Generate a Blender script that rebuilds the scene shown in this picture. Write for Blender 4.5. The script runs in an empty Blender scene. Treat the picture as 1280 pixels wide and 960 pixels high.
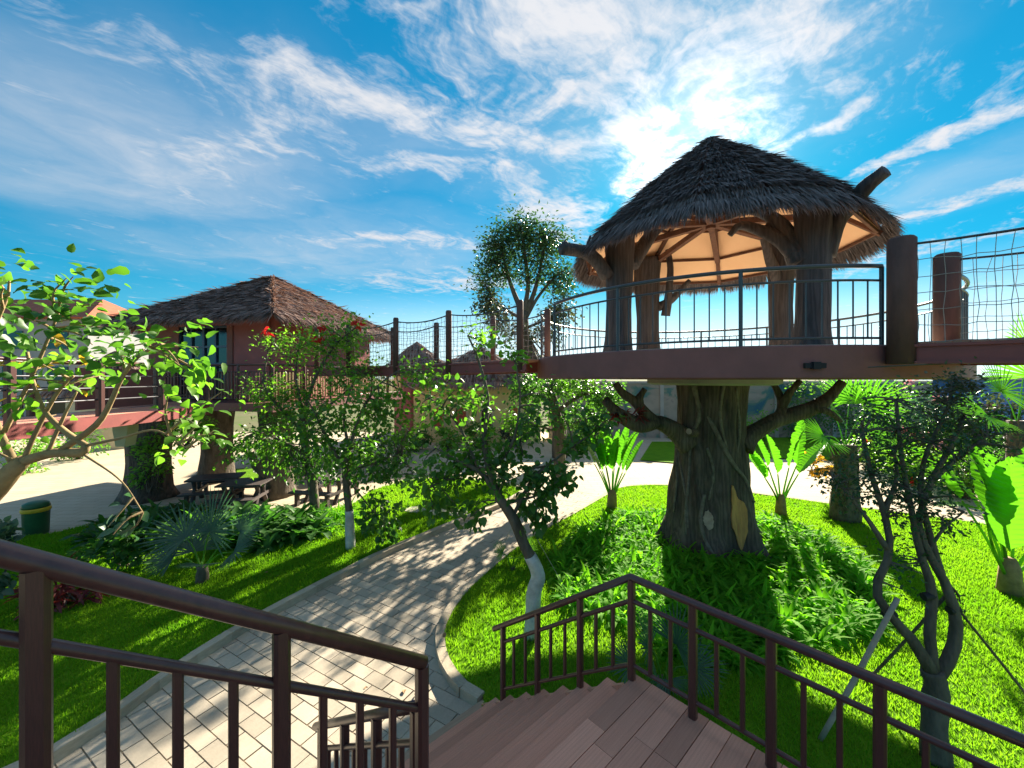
import bpy, math, random
import numpy as np
from mathutils import Vector, Matrix
R = math.radians
sc = bpy.context.scene
C = sc.collection
# ------------------------------------------------------------------ camera
F, U0, V0, HC = 496.0, 640.0, 472.0, 4.1          # focal length in photo pixels, principal point, eye height
cam_d = bpy.data.cameras.new('camera'); cam = bpy.data.objects.new('camera', cam_d); C.objects.link(cam)
cam.location = (0, 0, HC); cam.rotation_euler = (R(90), 0, 0)
cam_d.sensor_width = 36; cam_d.lens = F / 1280 * 36; cam_d.shift_y = (V0 - 480) / 1280
cam_d.clip_start = 0.05; cam_d.clip_end = 2000
sc.camera = cam
# ------------------------------------------------------------------ light
SUN_AZ, SUN_EL = 24.4, 24.3                        # degrees right of +Y, above horizon
sun_dir = Vector((math.sin(R(SUN_AZ)) * math.cos(R(SUN_EL)), math.cos(R(SUN_AZ)) * math.cos(R(SUN_EL)), math.sin(R(SUN_EL))))
sd = bpy.data.lights.new('sun', 'SUN'); sun = bpy.data.objects.new('sun', sd); C.objects.link(sun)
sd.energy = 4.1; sd.angle = R(0.6); sd.color = (1.0, 0.90, 0.72)
sun.rotation_euler = (-sun_dir).to_track_quat('-Z', 'Y').to_euler()
sc.view_settings.view_transform = 'Standard'; sc.view_settings.look = 'None'
sc.view_settings.gamma = 1; sc.view_settings.use_curve_mapping = False
sc.view_settings.exposure = 2.35
w = bpy.data.worlds.new('World'); sc.world = w; w.use_nodes = True
wn, wl = w.node_tree.nodes, w.node_tree.links
wn.clear()
def N(t, **k):
    n = wn.new(t)
    for a, b in k.items(): setattr(n, a, b)
    return n
def wm(op, a, b=None, c=None, clamp=False):
    n = N('ShaderNodeMath', operation=op); n.use_clamp = clamp
    for i, x in enumerate((a, b, c)):
        if x is None: continue
        if isinstance(x, (int, float)): n.inputs[i].default_value = x
        else: wl.new(x, n.inputs[i])
    return n.outputs[0]
def smooth(x, lo, hi, to0=0.0, to1=1.0):
    n = N('ShaderNodeMapRange', interpolation_type='SMOOTHSTEP')
    wl.new(x, n.inputs[0])
    for i, q in enumerate((lo, hi, to0, to1)): n.inputs[i + 1].default_value = q
    return n.outputs[0]
sky = N('ShaderNodeTexSky', sky_type='NISHITA', sun_disc=False)
sky.sun_elevation = R(SUN_EL); sky.sun_rotation = R(SUN_AZ); sky.altitude = 0
sky.air_density = 1.0; sky.dust_density = 0.3; sky.ozone_density = 2.0
tc = N('ShaderNodeTexCoord')
sep = N('ShaderNodeSeparateXYZ'); wl.new(tc.outputs['Generated'], sep.inputs[0])
zc = wm('MAXIMUM', sep.outputs[2], 0.035)
px = wm('DIVIDE', sep.outputs[0], zc); py = wm('DIVIDE', sep.outputs[1], zc)
com = N('ShaderNodeCombineXYZ'); wl.new(px, com.inputs[0]); wl.new(py, com.inputs[1])
def mapped(vec, loc=(0, 0, 0), rot=0, scale=(1, 1, 1)):
    a = N('ShaderNodeVectorMath', operation='SUBTRACT'); wl.new(vec, a.inputs[0]); a.inputs[1].default_value = loc
    m = N('ShaderNodeMapping', vector_type='POINT'); wl.new(a.outputs[0], m.inputs[0])
    m.inputs['Rotation'].default_value = (0, 0, -rot)
    m2 = N('ShaderNodeVectorMath', operation='MULTIPLY'); wl.new(m.outputs[0], m2.inputs[0]); m2.inputs[1].default_value = scale
    return m2.outputs[0]
def noise(vec, scale, detail=6, rough=0.6, dist=0.0):
    n = N('ShaderNodeTexNoise'); wl.new(vec, n.inputs['Vector'])
    n.inputs['Scale'].default_value = scale; n.inputs['Detail'].default_value = detail
    n.inputs['Roughness'].default_value = rough; n.inputs['Distortion'].default_value = dist
    return n.outputs[0]
def length(vec):
    n = N('ShaderNodeVectorMath', operation='LENGTH'); wl.new(vec, n.inputs[0]); return n.outputs['Value']
flat = com.outputs[0]
# cirrus banks: centre and half axes on the cloud plane one unit above the eye (rotation in degrees), strength, thin veil share
BANKS = [((0.72, 1.22, 0), 60, (0.62, 0.36), 0.82), ((0.50, 1.72, 0), 68, (0.80, 0.22), 0.95), ((0.10, 1.08, 0), 20, (0.60, 0.34), 0.95), ((0.35, 1.45, 0), 20, (0.6, 0.25), 0.85),
         ((-0.45, 1.46, 0), 20, (0.95, 0.20), 0.85), ((0.10, 1.72, 0), 8, (0.45, 0.20), 0.8), ((-0.30, 1.98, 0), 3, (0.60, 0.16), 0.7), ((-1.15, 1.75, 0), -28, (0.85, 0.22), 0.6),
         ((1.78, 1.62, 0), 112, (0.72, 0.12), 1.0), ((2.5, 2.3, 0), 112, (0.8, 0.16), 0.8), ((1.20, 1.66, 0), 104, (0.45, 0.07), 0.6),
         ((-0.85, 2.9, 0), 4, (0.75, 0.22), 0.75), ((0.28, 2.45, 0), 66, (0.75, 0.30), 0.85), ((-0.55, 4.2, 0), 0, (1.3, 0.6), 0.7),
         ((2.0, 1.02, 0), 112, (0.45, 0.12), 0.4), ((3.2, 3.3, 0), 95, (0.9, 0.35), 0.7), ((1.9, 2.6, 0), 100, (0.5, 0.12), 0.55),
         ((0.4, 0.35, 0), 30, (1.1, 0.75), 1.0), ((-0.3, -1.3, 0), 10, (1.7, 0.9), 0.95), ((-2.1, -0.2, 0), 80, (1.0, 0.8), 0.9), ((2.3, -0.1, 0), 100, (1.0, 0.8), 0.9), ((0.5, -3.0, 0), 0, (2.5, 0.9), 0.9)]  # last row: unseen cloud overhead and behind, added to whiten and brighten the shade
VEILS = [((-1.75, 1.95, 0), -24, (1.25, 0.85), 1.0), ((-1.5, 3.2, 0), 0, (2.0, 1.1), 0.75), ((0.6, 1.4, 0), 60, (1.0, 0.7), 0.55), ((2.2, 2.2, 0), 110, (1.2, 0.5), 0.45), ((-0.3, 1.8, 0), 10, (1.2, 0.5), 0.4)]
warp = N('ShaderNodeTexNoise'); wl.new(flat, warp.inputs['Vector']); warp.inputs['Scale'].default_value = 1.6; warp.inputs['Detail'].default_value = 5
wv = N('ShaderNodeVectorMath', operation='MULTIPLY_ADD'); wl.new(warp.outputs['Color'], wv.inputs[0])
wv.inputs[1].default_value = (0.7, 0.7, 0); wv.inputs[2].default_value = (-0.35, -0.35, 0)
wp = N('ShaderNodeVectorMath', operation='ADD'); wl.new(flat, wp.inputs[0]); wl.new(wv.outputs[0], wp.inputs[1])
def masks(L, lo, hi):
    b_ = None
    for (c, rot, (a, b), s_) in L:
        t = smooth(length(mapped(wp.outputs[0], c, R(rot), (1 / a, 1 / b, 0))), lo, hi, 0.0, s_)
        b_ = t if b_ is None else wm('MAXIMUM', b_, t)
    return b_
bank = masks(BANKS, 1.45, 0.0); veil = masks(VEILS, 1.3, 0.0)
fib = noise(mapped(wp.outputs[0], (0, 0, 0), R(58), (1.2, 2.3, 1)), 2.3, 10, 0.62, 0.35)
puff = noise(wp.outputs[0], 8.0, 9, 0.60, 0.2)
ripple = noise(mapped(flat, (0, 0, 0), R(40), (1.0, 2.2, 1)), 16.0, 5, 0.6, 0.3)
nz = wm('ADD', wm('ADD', wm('MULTIPLY', fib, 0.50), wm('MULTIPLY', puff, 0.34)), wm('MULTIPLY', ripple, 0.16))
cl = wm('ADD', wm('MULTIPLY', bank, 0.95), wm('MULTIPLY', wm('SUBTRACT', nz, 0.5), 4.0))
cover = smooth(cl, 0.12, 1.15)
vl = wm('MULTIPLY', veil, smooth(noise(wp.outputs[0], 1.6, 5, 0.6), 0.25, 0.75, 0.25, 0.75))
cover = wm('SUBTRACT', 1.0, wm('MULTIPLY', wm('SUBTRACT', 1.0, cover), wm('SUBTRACT', 1.0, vl)))
cover = wm('MULTIPLY', cover, smooth(sep.outputs[2], 0.0, 0.12))
# brightness of cloud: forward scattering round the sun
dp = N('ShaderNodeVectorMath', operation='DOT_PRODUCT'); wl.new(tc.outputs['Generated'], dp.inputs[0]); dp.inputs[1].default_value = sun_dir
fw = wm('POWER', wm('MAXIMUM', dp.outputs['Value'], 0.0), 120.0)
fw2 = wm('POWER', wm('MAXIMUM', dp.outputs['Value'], 0.0), 4.0)
cb = wm('ADD', wm('ADD', 1.22, wm('MULTIPLY', fw2, 0.15)), wm('MULTIPLY', fw, 4.0))
gm = N('ShaderNodeGamma'); wl.new(sky.outputs[0], gm.inputs[0]); gm.inputs[1].default_value = 0.55     # evens out the glare round the sun, as the photograph's exposure does
hs = N('ShaderNodeHueSaturation'); wl.new(gm.outputs[0], hs.inputs['Color'])
hs.inputs['Hue'].default_value = 0.485; hs.inputs['Saturation'].default_value = 1.6; hs.inputs['Value'].default_value = 0.95
tint = N('ShaderNodeMix', data_type='RGBA', blend_type='MULTIPLY'); tint.inputs[0].default_value = 1.0
wl.new(hs.outputs[0], tint.inputs[6]); tint.inputs[7].default_value = (0.022, 0.335, 0.455, 1)
ccol = N('ShaderNodeVectorMath', operation='SCALE'); ccol.inputs[0].default_value = (0.96, 0.98, 1.03); wl.new(cb, ccol.inputs['Scale'])
mx = N('ShaderNodeMix', data_type='RGBA'); wl.new(cover, mx.inputs[0]); wl.new(tint.outputs[2], mx.inputs[6]); wl.new(ccol.outputs[0], mx.inputs[7])
hazef = wm('MULTIPLY', smooth(sep.outputs[2], 0.24, 0.02), smooth(dp.outputs['Value'], 0.35, 0.98, 0.10, 0.85))    # pale haze low in the sky, thicker towards the sun
hazecol = N('ShaderNodeMix', data_type='RGBA'); wl.new(hazef, hazecol.inputs[0]); wl.new(mx.outputs[2], hazecol.inputs[6]); hazecol.inputs[7].default_value = (2.2, 2.4, 2.5, 1)
bg = N('ShaderNodeBackground'); wl.new(hazecol.outputs[2], bg.inputs[0]); bg.inputs[1].default_value = 0.13
wo = N('ShaderNodeOutputWorld'); wl.new(bg.outputs[0], wo.inputs[0])

# ------------------------------------------------------------------ helpers
def P(u, v, d):      # photo pixel + distance -> point
    return np.array([(u - U0) / F * d, d, HC + (V0 - v) / F * d])
def G(u, v, z=0.0):  # photo pixel on the level z
    d = F * (HC - z) / (v - V0)
    return np.array([(u - U0) / F * d, d, z])
ORG = {}
def put(o, parent=None):
    C.objects.link(o)
    if parent is not None: o.parent = parent
    return o
def thing(name, label, cat, loc, group=None):
    o = bpy.data.objects.new(name, None); C.objects.link(o); o.location = loc; o.empty_display_size = 0.2
    o['label'] = label; o['category'] = cat
    if group: o['group'] = group
    ORG[o.name] = np.array(loc, float)
    return o
def tag(o, label=None, cat=None, group=None, kind=None):
    if label: o['label'] = label
    if cat: o['category'] = cat
    if group: o['group'] = group
    if kind: o['kind'] = kind
    return o
def mesh_np(name, V, faces, mat=None, smooth_=False):
    """faces: list of int arrays (m,k)"""
    me = bpy.data.meshes.new(name)
    V = np.asarray(V, np.float32)
    me.vertices.add(len(V)); me.vertices.foreach_set('co', V.ravel())
    idx = np.concatenate([np.asarray(f, np.int32).ravel() for f in faces])
    tot = np.concatenate([np.full(len(f), np.asarray(f).shape[1], np.int32) for f in faces])
    st = np.concatenate([[0], np.cumsum(tot)[:-1]]).astype(np.int32)
    me.loops.add(len(idx)); me.loops.foreach_set('vertex_index', idx)
    me.polygons.add(len(tot)); me.polygons.foreach_set('loop_start', st)
    try: me.polygons.foreach_set('loop_total', tot)
    except Exception: pass
    soft = smooth_ or (mat is not None and mat.name.startswith(('leaf', 'fern')) and name != 'leaf_blade')
    me.polygons.foreach_set('use_smooth', np.full(len(tot), soft, bool))
    me.update(calc_edges=True); me.validate()
    if mat: me.materials.append(mat)
    return me
def obj_np(name, V, faces, mat, parent=None, smooth_=False):
    V = np.asarray(V, float)
    org = ORG.get(parent.name, np.zeros(3)) if parent is not None else np.zeros(3)
    if parent is None:
        org = np.array([V[:, 0].mean(), V[:, 1].mean(), V[:, 2].min()])
    me = mesh_np(name, V - org, faces, mat, smooth_)
    o = bpy.data.objects.new(name, me); put(o, parent)
    if parent is None: o.location = org
    ORG[o.name] = org
    return o
class MB:
    def __init__(s): s.v = []; s.t = []; s.q = []; s.n = 0; s.sm = False
    def add(s, V, T=None, Q=None):
        V = np.asarray(V, float)
        if T is not None and len(T): s.t.append(np.asarray(T) + s.n)
        if Q is not None and len(Q): s.q.append(np.asarray(Q) + s.n)
        s.v.append(V); s.n += len(V); return s
    def box(s, c, ax, ay, az):
        c, ax, ay, az = map(lambda a: np.asarray(a, float), (c, ax, ay, az))
        V = [c + i * ax + j * ay + k * az for k in (-.5, .5) for j in (-.5, .5) for i in (-.5, .5)]
        return s.add(V, Q=[(0, 2, 3, 1), (4, 5, 7, 6), (0, 1, 5, 4), (2, 6, 7, 3), (0, 4, 6, 2), (1, 3, 7, 5)])
    def bx(s, x0, x1, y0, y1, z0, z1):
        return s.box(((x0 + x1) / 2, (y0 + y1) / 2, (z0 + z1) / 2), (x1 - x0, 0, 0), (0, y1 - y0, 0), (0, 0, z1 - z0))
    def bar(s, p, q, wd, ht, up=(0, 0, 1)):
        p, q = np.asarray(p, float), np.asarray(q, float); d = q - p
        sd_ = np.cross(d, up); sd_ /= np.linalg.norm(sd_) + 1e-9
        u_ = np.cross(sd_, d); u_ /= np.linalg.norm(u_) + 1e-9
        return s.box((p + q) / 2, d, sd_ * wd, u_ * ht)
    def tube(s, pts, rad, n=10, cap=True, wob=0.0, seed=0):
        pts = np.asarray(pts, float); m = len(pts)
        rad = np.full(m, rad) if np.isscalar(rad) else np.interp(np.linspace(0, 1, m), np.linspace(0, 1, len(rad)), rad)
        tg = np.gradient(pts, axis=0); tg /= np.linalg.norm(tg, axis=1)[:, None] + 1e-9
        ref = np.array([0, 0, 1.]) if abs(tg[0][2]) < .9 else np.array([1., 0, 0])
        a = np.cross(ref, tg[0]); a /= np.linalg.norm(a)
        rng = np.random.default_rng(seed); V = []
        th = np.arange(n) / n * 2 * math.pi
        ph = rng.uniform(0, 6.28, 3)
        for i in range(m):
            a = a - tg[i] * np.dot(a, tg[i]); a /= np.linalg.norm(a) + 1e-9
            b = np.cross(tg[i], a)
            r = rad[i] * (1 + wob * (np.sin(2 * th + ph[0] + i * .6) + .7 * np.sin(3 * th + ph[1] - i * .9) + .5 * np.sin(5 * th + ph[2] + i * 1.3)) / 2)
            V.append(pts[i] + np.outer(np.cos(th) * r, a) + np.outer(np.sin(th) * r, b))
        V = np.concatenate(V); Q = []
        for i in range(m - 1):
            for k in range(n):
                k2 = (k + 1) % n
                Q.append((i * n + k, i * n + k2, (i + 1) * n + k2, (i + 1) * n + k))
        T = []
        if cap:
            V = np.concatenate([V, [pts[0], pts[-1]]]); c0, c1 = m * n, m * n + 1
            for k in range(n):
                k2 = (k + 1) % n
                T.append((c0, k2, k)); T.append((c1, (m - 1) * n + k, (m - 1) * n + k2))
        return s.add(V, T, Q)
    def lathe(s, c, prof, n=24, fn=None):
        c = np.asarray(c, float); th = np.arange(n) / n * 2 * math.pi; V = []; m = len(prof)
        for (r, z) in prof:
            rr = r * np.ones(n) if fn is None else r * fn(th, z)
            V.append(np.stack([c[0] + rr * np.cos(th), c[1] + rr * np.sin(th), np.full(n, c[2] + z)], 1))
        V = np.concatenate(V); Q = [(i * n + k, i * n + (k + 1) % n, (i + 1) * n + (k + 1) % n, (i + 1) * n + k) for i in range(m - 1) for k in range(n)]
        V = np.concatenate([V, [[c[0], c[1], c[2] + prof[0][1]], [c[0], c[1], c[2] + prof[-1][1]]]])
        T = [(m * n, (k + 1) % n, k) for k in range(n)] + [(m * n + 1, (m - 1) * n + k, (m - 1) * n + (k + 1) % n) for k in range(n)]
        return s.add(V, T, Q)
    def prism(s, poly, z0, z1):
        n = len(poly); V = [(x, y, z0) for x, y in poly] + [(x, y, z1) for x, y in poly]
        s.add(V, Q=[(k, (k + 1) % n, n + (k + 1) % n, n + k) for k in range(n)])
        s.v[-1] = np.asarray(s.v[-1]); base = s.n - 2 * n
        s.poly = getattr(s, 'poly', []) + [np.arange(n)[::-1] + base, np.arange(n) + base + n]
        return s
    def build(s, name, mat, parent=None, sm=False):
        V = np.concatenate(s.v); fs = []
        if s.t: fs.append(np.concatenate(s.t))
        if s.q: fs.append(np.concatenate(s.q))
        for p_ in getattr(s, 'poly', []): fs.append(np.array([p_]))
        return obj_np(name, V, fs, mat, parent, sm)
def interp(pts, n):
    """smooth curve through points (Catmull-Rom)"""
    pts = np.asarray(pts, float)
    if len(pts) == 2: return pts[0] + np.linspace(0, 1, n)[:, None] * (pts[1] - pts[0])
    p = np.vstack([2 * pts[0] - pts[1], pts, 2 * pts[-1] - pts[-2]]); out = []
    for t in np.linspace(0, len(pts) - 1, n):
        i = min(int(t), len(pts) - 2); f = t - i; a, b, c, d = p[i:i + 4]
        out.append(.5 * ((2 * b) + (c - a) * f + (2 * a - 5 * b + 4 * c - d) * f * f + (3 * b - a - 3 * c + d) * f ** 3))
    return np.array(out)
def inside(pts, poly):
    x, y = pts[:, 0], pts[:, 1]; poly = np.asarray(poly); r = np.zeros(len(pts), bool); j = len(poly) - 1
    for i in range(len(poly)):
        xi, yi = poly[i][:2]; xj, yj = poly[j][:2]
        c = ((yi > y) != (yj > y)) & (x < (xj - xi) * (y - yi) / (yj - yi + 1e-12) + xi)
        r ^= c; j = i
    return r
# ------------------------------------------------------------------ materials
MATS = {}
def mat(name, fn=None, col=(.5, .5, .5), rough=.7, spec=.3, metal=0, var=.12, scale=6, bump=.15, bscale=40, stretch=(1, 1, 1), col2=None, trans=None, island=0.0, coat=0, bdist=.01):
    if name in MATS: return MATS[name]
    m = bpy.data.materials.new(name); m.use_nodes = True; nt = m.node_tree; n, l = nt.nodes, nt.links
    b = n['Principled BSDF']; out = n['Material Output']
    b.inputs['Roughness'].default_value = rough; b.inputs['Specular IOR Level'].default_value = spec; b.inputs['Metallic'].default_value = metal
    if coat: b.inputs['Coat Weight'].default_value = coat
    tcn = n.new('ShaderNodeTexCoord'); mp = n.new('ShaderNodeMapping'); l.new(tcn.outputs['Object'], mp.inputs[0]); mp.inputs['Scale'].default_value = stretch
    nz_ = n.new('ShaderNodeTexNoise'); l.new(mp.outputs[0], nz_.inputs['Vector']); nz_.inputs['Scale'].default_value = scale; nz_.inputs['Detail'].default_value = 6; nz_.inputs['Roughness'].default_value = .62
    c2 = col2 or tuple(max(0, c * (1 - var * 2)) for c in col); c1 = col if col2 else tuple(min(1, c * (1 + var)) for c in col)
    mixc = n.new('ShaderNodeMix'); mixc.data_type = 'RGBA'
    mr = n.new('ShaderNodeMapRange'); l.new(nz_.outputs[0], mr.inputs[0]); mr.inputs[1].default_value = .32; mr.inputs[2].default_value = .68
    fac = mr.outputs[0]
    if island:
        ge = n.new('ShaderNodeNewGeometry'); mm = n.new('ShaderNodeMix'); mm.data_type = 'FLOAT'; mm.inputs[0].default_value = island
        l.new(fac, mm.inputs[2]); l.new(ge.outputs['Random Per Island'], mm.inputs[3]); fac = mm.outputs[0]
    l.new(fac, mixc.inputs[0]); mixc.inputs[6].default_value = (*c1, 1); mixc.inputs[7].default_value = (*c2, 1)
    colout = mixc.outputs[2]
    if fn: colout = fn(n, l, mp.outputs[0], colout, b, tcn) or colout
    l.new(colout, b.inputs['Base Color'])
    if bump:
        bn = n.new('ShaderNodeTexNoise'); l.new(mp.outputs[0], bn.inputs['Vector']); bn.inputs['Scale'].default_value = bscale; bn.inputs['Detail'].default_value = 5
        bp = n.new('ShaderNodeBump'); l.new(bn.outputs[0], bp.inputs['Height']); bp.inputs['Strength'].default_value = bump; bp.inputs['Distance'].default_value = bdist
        l.new(bp.outputs[0], b.inputs['Normal'])
    if trans:
        tr = n.new('ShaderNodeBsdfTranslucent'); tcx = n.new('ShaderNodeMix'); tcx.data_type = 'RGBA'; tcx.blend_type = 'MULTIPLY'; tcx.inputs[0].default_value = 1
        l.new(colout, tcx.inputs[6]); tcx.inputs[7].default_value = (*trans[1], 1); l.new(tcx.outputs[2], tr.inputs[0])
        ms = n.new('ShaderNodeMixShader'); ms.inputs[0].default_value = trans[0]; l.new(b.outputs[0], ms.inputs[1]); l.new(tr.outputs[0], ms.inputs[2]); l.new(ms.outputs[0], out.inputs[0])
    MATS[name] = m
    return m
def leafmat(name, c1, c2, t=.4, tcol=(1.9, 2.2, .8), rough=.42, spec=.4):
    return mat(name, col=c1, col2=c2, rough=rough, spec=spec, bump=0, scale=1.5, island=.7, trans=(t, tcol))
M_LEAF_MID = leafmat('leaf_mid', (.095, .20, .028), (.045, .125, .020), .5)
M_LEAF_DARK = leafmat('leaf_dark', (.07, .165, .035), (.033, .095, .024), .45)
M_LEAF_DEEP = leafmat('leaf_deep', (.05, .11, .045), (.022, .06, .028), .3, (1.6, 1.9, .8))
M_LEAF_LIGHT = leafmat('leaf_light', (.15, .29, .035), (.075, .19, .025), .5)
M_LEAF_LIME = leafmat('leaf_lime', (.10, .28, .02), (.055, .20, .016), .45)
M_LEAF_BLUE = leafmat('leaf_blue', (.07, .13, .09), (.035, .085, .05), .3, (1.3, 1.7, .9))
M_LEAF_OLIVE = leafmat('leaf_olive', (.085, .10, .06), (.03, .05, .028), .3, (1.4, 1.5, .8))
M_LEAF_RED = leafmat('leaf_red', (.25, .05, .04), (.12, .02, .03), .4, (1.8, 1.0, .8))
M_LEAF_YEL = leafmat('leaf_yellow', (.55, .36, .03), (.35, .22, .03), .5, (1.3, 1.2, .8))
M_FERN = leafmat('fern', (.18, .40, .030), (.085, .25, .022), .5, (1.8, 2.1, .7), .7, .06)
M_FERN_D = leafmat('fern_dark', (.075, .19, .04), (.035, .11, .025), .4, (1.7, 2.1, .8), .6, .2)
M_GRASS = mat('grass_blade', col=(.20, .33, .022), col2=(.085, .23, .010), rough=.7, spec=.1, bump=0, scale=.9, island=.4, trans=(.5, (1.7, 1.9, .7)))
M_LAWN = mat('lawn_soil', col=(.13, .28, .012), col2=(.085, .20, .010), rough=.95, spec=.05, scale=2.2, bump=.6, bscale=90, bdist=.03)
M_GROUND = mat('far_ground', col=(.10, .13, .05), col2=(.16, .14, .09), rough=1, spec=.05, scale=.3, bump=.3)
M_BARK = mat('bark', col=(.17, .14, .11), col2=(.08, .065, .05), rough=.9, spec=.15, scale=7, bump=.8, bscale=22, stretch=(1, 1, .35), bdist=.03)
M_BARK_TAN = mat('bark_tan', col=(.36, .25, .13), col2=(.22, .15, .08), rough=.85, spec=.15, scale=8, bump=.5, bscale=30)
M_LIME = mat('limewash', col=(.62, .60, .56), col2=(.38, .36, .33), rough=.95, spec=.1, scale=7, bump=.6, bscale=28, bdist=.02)
def trunk_fn(n, l, vec, co, b, tcn):
    v = n.new('ShaderNodeTexWave'); v.wave_type = 'BANDS'; v.bands_direction = 'X'
    m = n.new('ShaderNodeMapping'); l.new(tcn.outputs['Object'], m.inputs[0]); m.inputs['Scale'].default_value = (1, 1, .12); l.new(m.outputs[0], v.inputs[0])
    v.inputs['Scale'].default_value = 4; v.inputs['Distortion'].default_value = 9; v.inputs['Detail'].default_value = 4; v.inputs['Detail Scale'].default_value = 2.2
    mx_ = n.new('ShaderNodeMix'); mx_.data_type = 'RGBA'; mx_.blend_type = 'MULTIPLY'; mx_.inputs[0].default_value = .35
    l.new(co, mx_.inputs[6]); l.new(v.outputs[0], mx_.inputs[7]); return mx_.outputs[2]
M_TRUNK = mat('sculpted_trunk', trunk_fn, col=(.19, .135, .105), col2=(.06, .043, .036), rough=.75, spec=.25, scale=3.2, bump=1.0, bscale=11, stretch=(1, 1, .3), bdist=.06)
M_COLUMN = mat('column_bark', trunk_fn, col=(.085, .073, .08), col2=(.04, .035, .04), rough=.7, spec=.3, scale=3.2, bump=.8, bscale=9, stretch=(1, 1, .25), bdist=.05)
M_VINE = mat('vine', col=(.24, .19, .15), col2=(.12, .09, .07), rough=.8, scale=9, bump=.6, bscale=30)
M_WOOD_OCHRE = mat('bare_wood', col=(.66, .33, .11), col2=(.40, .18, .07), rough=.8, scale=4, bump=.4, stretch=(3, 3, .5))
M_WOOD_PINK = mat('cut_wood', col=(.50, .36, .27), col2=(.33, .22, .17), rough=.85, scale=9, bump=.4)
def thatch_fn(n, l, vec, co, b, tcn): return None
M_THATCH = mat('thatch', col=(.22, .19, .20), col2=(.075, .064, .07), rough=.85, spec=.25, scale=3, bump=0, island=.75, trans=(.12, (1.6, 1.2, .9)))
M_THATCH_H = mat('thatch_hut', col=(.36, .25, .22), col2=(.14, .097, .09), rough=.9, spec=.2, scale=2, bump=0, island=.75, trans=(.12, (1.6, 1.2, .9)))
M_CEIL = mat('ceiling_board', col=(.92, .60, .38), col2=(.87, .54, .33), rough=.8, spec=.2, scale=1.3, bump=.1)
M_RAFTER = mat('rafter', col=(.16, .075, .05), col2=(.09, .04, .03), rough=.7, scale=8, bump=.3)
M_SLAB = mat('platform_paint', col=(.25, .095, .088), col2=(.19, .072, .068), rough=.55, spec=.35, scale=1.6, bump=.15, bscale=60)
M_REDSTEEL = mat('red_steel', col=(.27, .06, .055), col2=(.19, .042, .04), rough=.45, spec=.45, scale=2, bump=.1)
M_RAIL = mat('rail_paint', col=(.11, .040, .035), col2=(.07, .026, .024), rough=.33, spec=.55, scale=25, bump=.25, bscale=130, bdist=.002)
M_RAIL_BLUE = mat('platform_rail_paint', col=(.055, .065, .08), col2=(.04, .045, .055), rough=.35, spec=.5, scale=15, bump=.1)
M_POST = mat('bridge_post', col=(.14, .07, .06), col2=(.08, .042, .038), rough=.7, scale=5, bump=.5, bscale=18, stretch=(1, 1, .3), bdist=.02)
def grain_fn(n, l, vec, co, b, tcn):
    wv_ = n.new('ShaderNodeTexWave'); wv_.bands_direction = 'Y'; l.new(tcn.outputs['Object'], wv_.inputs[0]); wv_.inputs['Scale'].default_value = 28; wv_.inputs['Distortion'].default_value = .6
    oi = n.new('ShaderNodeObjectInfo'); mr = n.new('ShaderNodeMapRange'); l.new(oi.outputs['Random'], mr.inputs[0]); mr.inputs[3].default_value = .72; mr.inputs[4].default_value = 1.15
    sc_ = n.new('ShaderNodeVectorMath'); sc_.operation = 'SCALE'; l.new(co, sc_.inputs[0]); l.new(mr.outputs[0], sc_.inputs['Scale'])
    mx_ = n.new('ShaderNodeMix'); mx_.data_type = 'RGBA'; mx_.blend_type = 'MULTIPLY'; mx_.inputs[0].default_value = .25; l.new(sc_.outputs[0], mx_.inputs[6]); l.new(wv_.outputs[0], mx_.inputs[7]); return mx_.outputs[2]
M_DECK = mat('deck_board', grain_fn, col=(.80, .385, .265), col2=(.64, .295, .20), rough=.75, spec=.25, scale=2.5, bump=.35, bscale=60, stretch=(.5, 6, 1), bdist=.004)
M_BOUNCE_FLOOR = mat('bounce_floor_pale', col=(.82, .72, .58), col2=(.76, .66, .52), rough=.8, scale=3, bump=.1)  # pale tone chosen so the unseen floor reflects light upward
M_DECK_SUNLIT = mat('deck_sunlit', col=(.46, .32, .22), col2=(.36, .24, .17), rough=.85, scale=6, bump=.3)  # deck boards of the bottom step, with sunlight put into their colour
def pav_fn(n, l, vec, co, b, tcn):
    oi = n.new('ShaderNodeObjectInfo'); mr = n.new('ShaderNodeMapRange'); l.new(oi.outputs['Random'], mr.inputs[0]); mr.inputs[3].default_value = .80; mr.inputs[4].default_value = 1.08
    gm = n.new('ShaderNodeNewGeometry')
    nz2 = n.new('ShaderNodeTexNoise'); l.new(gm.outputs['Position'], nz2.inputs['Vector']); nz2.inputs['Scale'].default_value = .9; nz2.inputs['Detail'].default_value = 5
    mr2 = n.new('ShaderNodeMapRange'); l.new(nz2.outputs[0], mr2.inputs[0]); mr2.inputs[1].default_value = .3; mr2.inputs[2].default_value = .7; mr2.inputs[3].default_value = .82; mr2.inputs[4].default_value = 1.08
    mm = n.new('ShaderNodeMath'); mm.operation = 'MULTIPLY'; l.new(mr.outputs[0], mm.inputs[0]); l.new(mr2.outputs[0], mm.inputs[1])
    sc_ = n.new('ShaderNodeVectorMath'); sc_.operation = 'SCALE'; l.new(co, sc_.inputs[0]); l.new(mm.outputs[0], sc_.inputs['Scale']); return sc_.outputs[0]
M_PAVER = mat('paver', pav_fn, col=(.51, .44, .345), col2=(.44, .375, .295), rough=.9, spec=.15, scale=9, bump=.4, bscale=70, bdist=.004)
M_JOINT = mat('joint_sand', col=(.40, .335, .255), col2=(.27, .225, .17), rough=1, spec=.05, scale=8, bump=.4)
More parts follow.
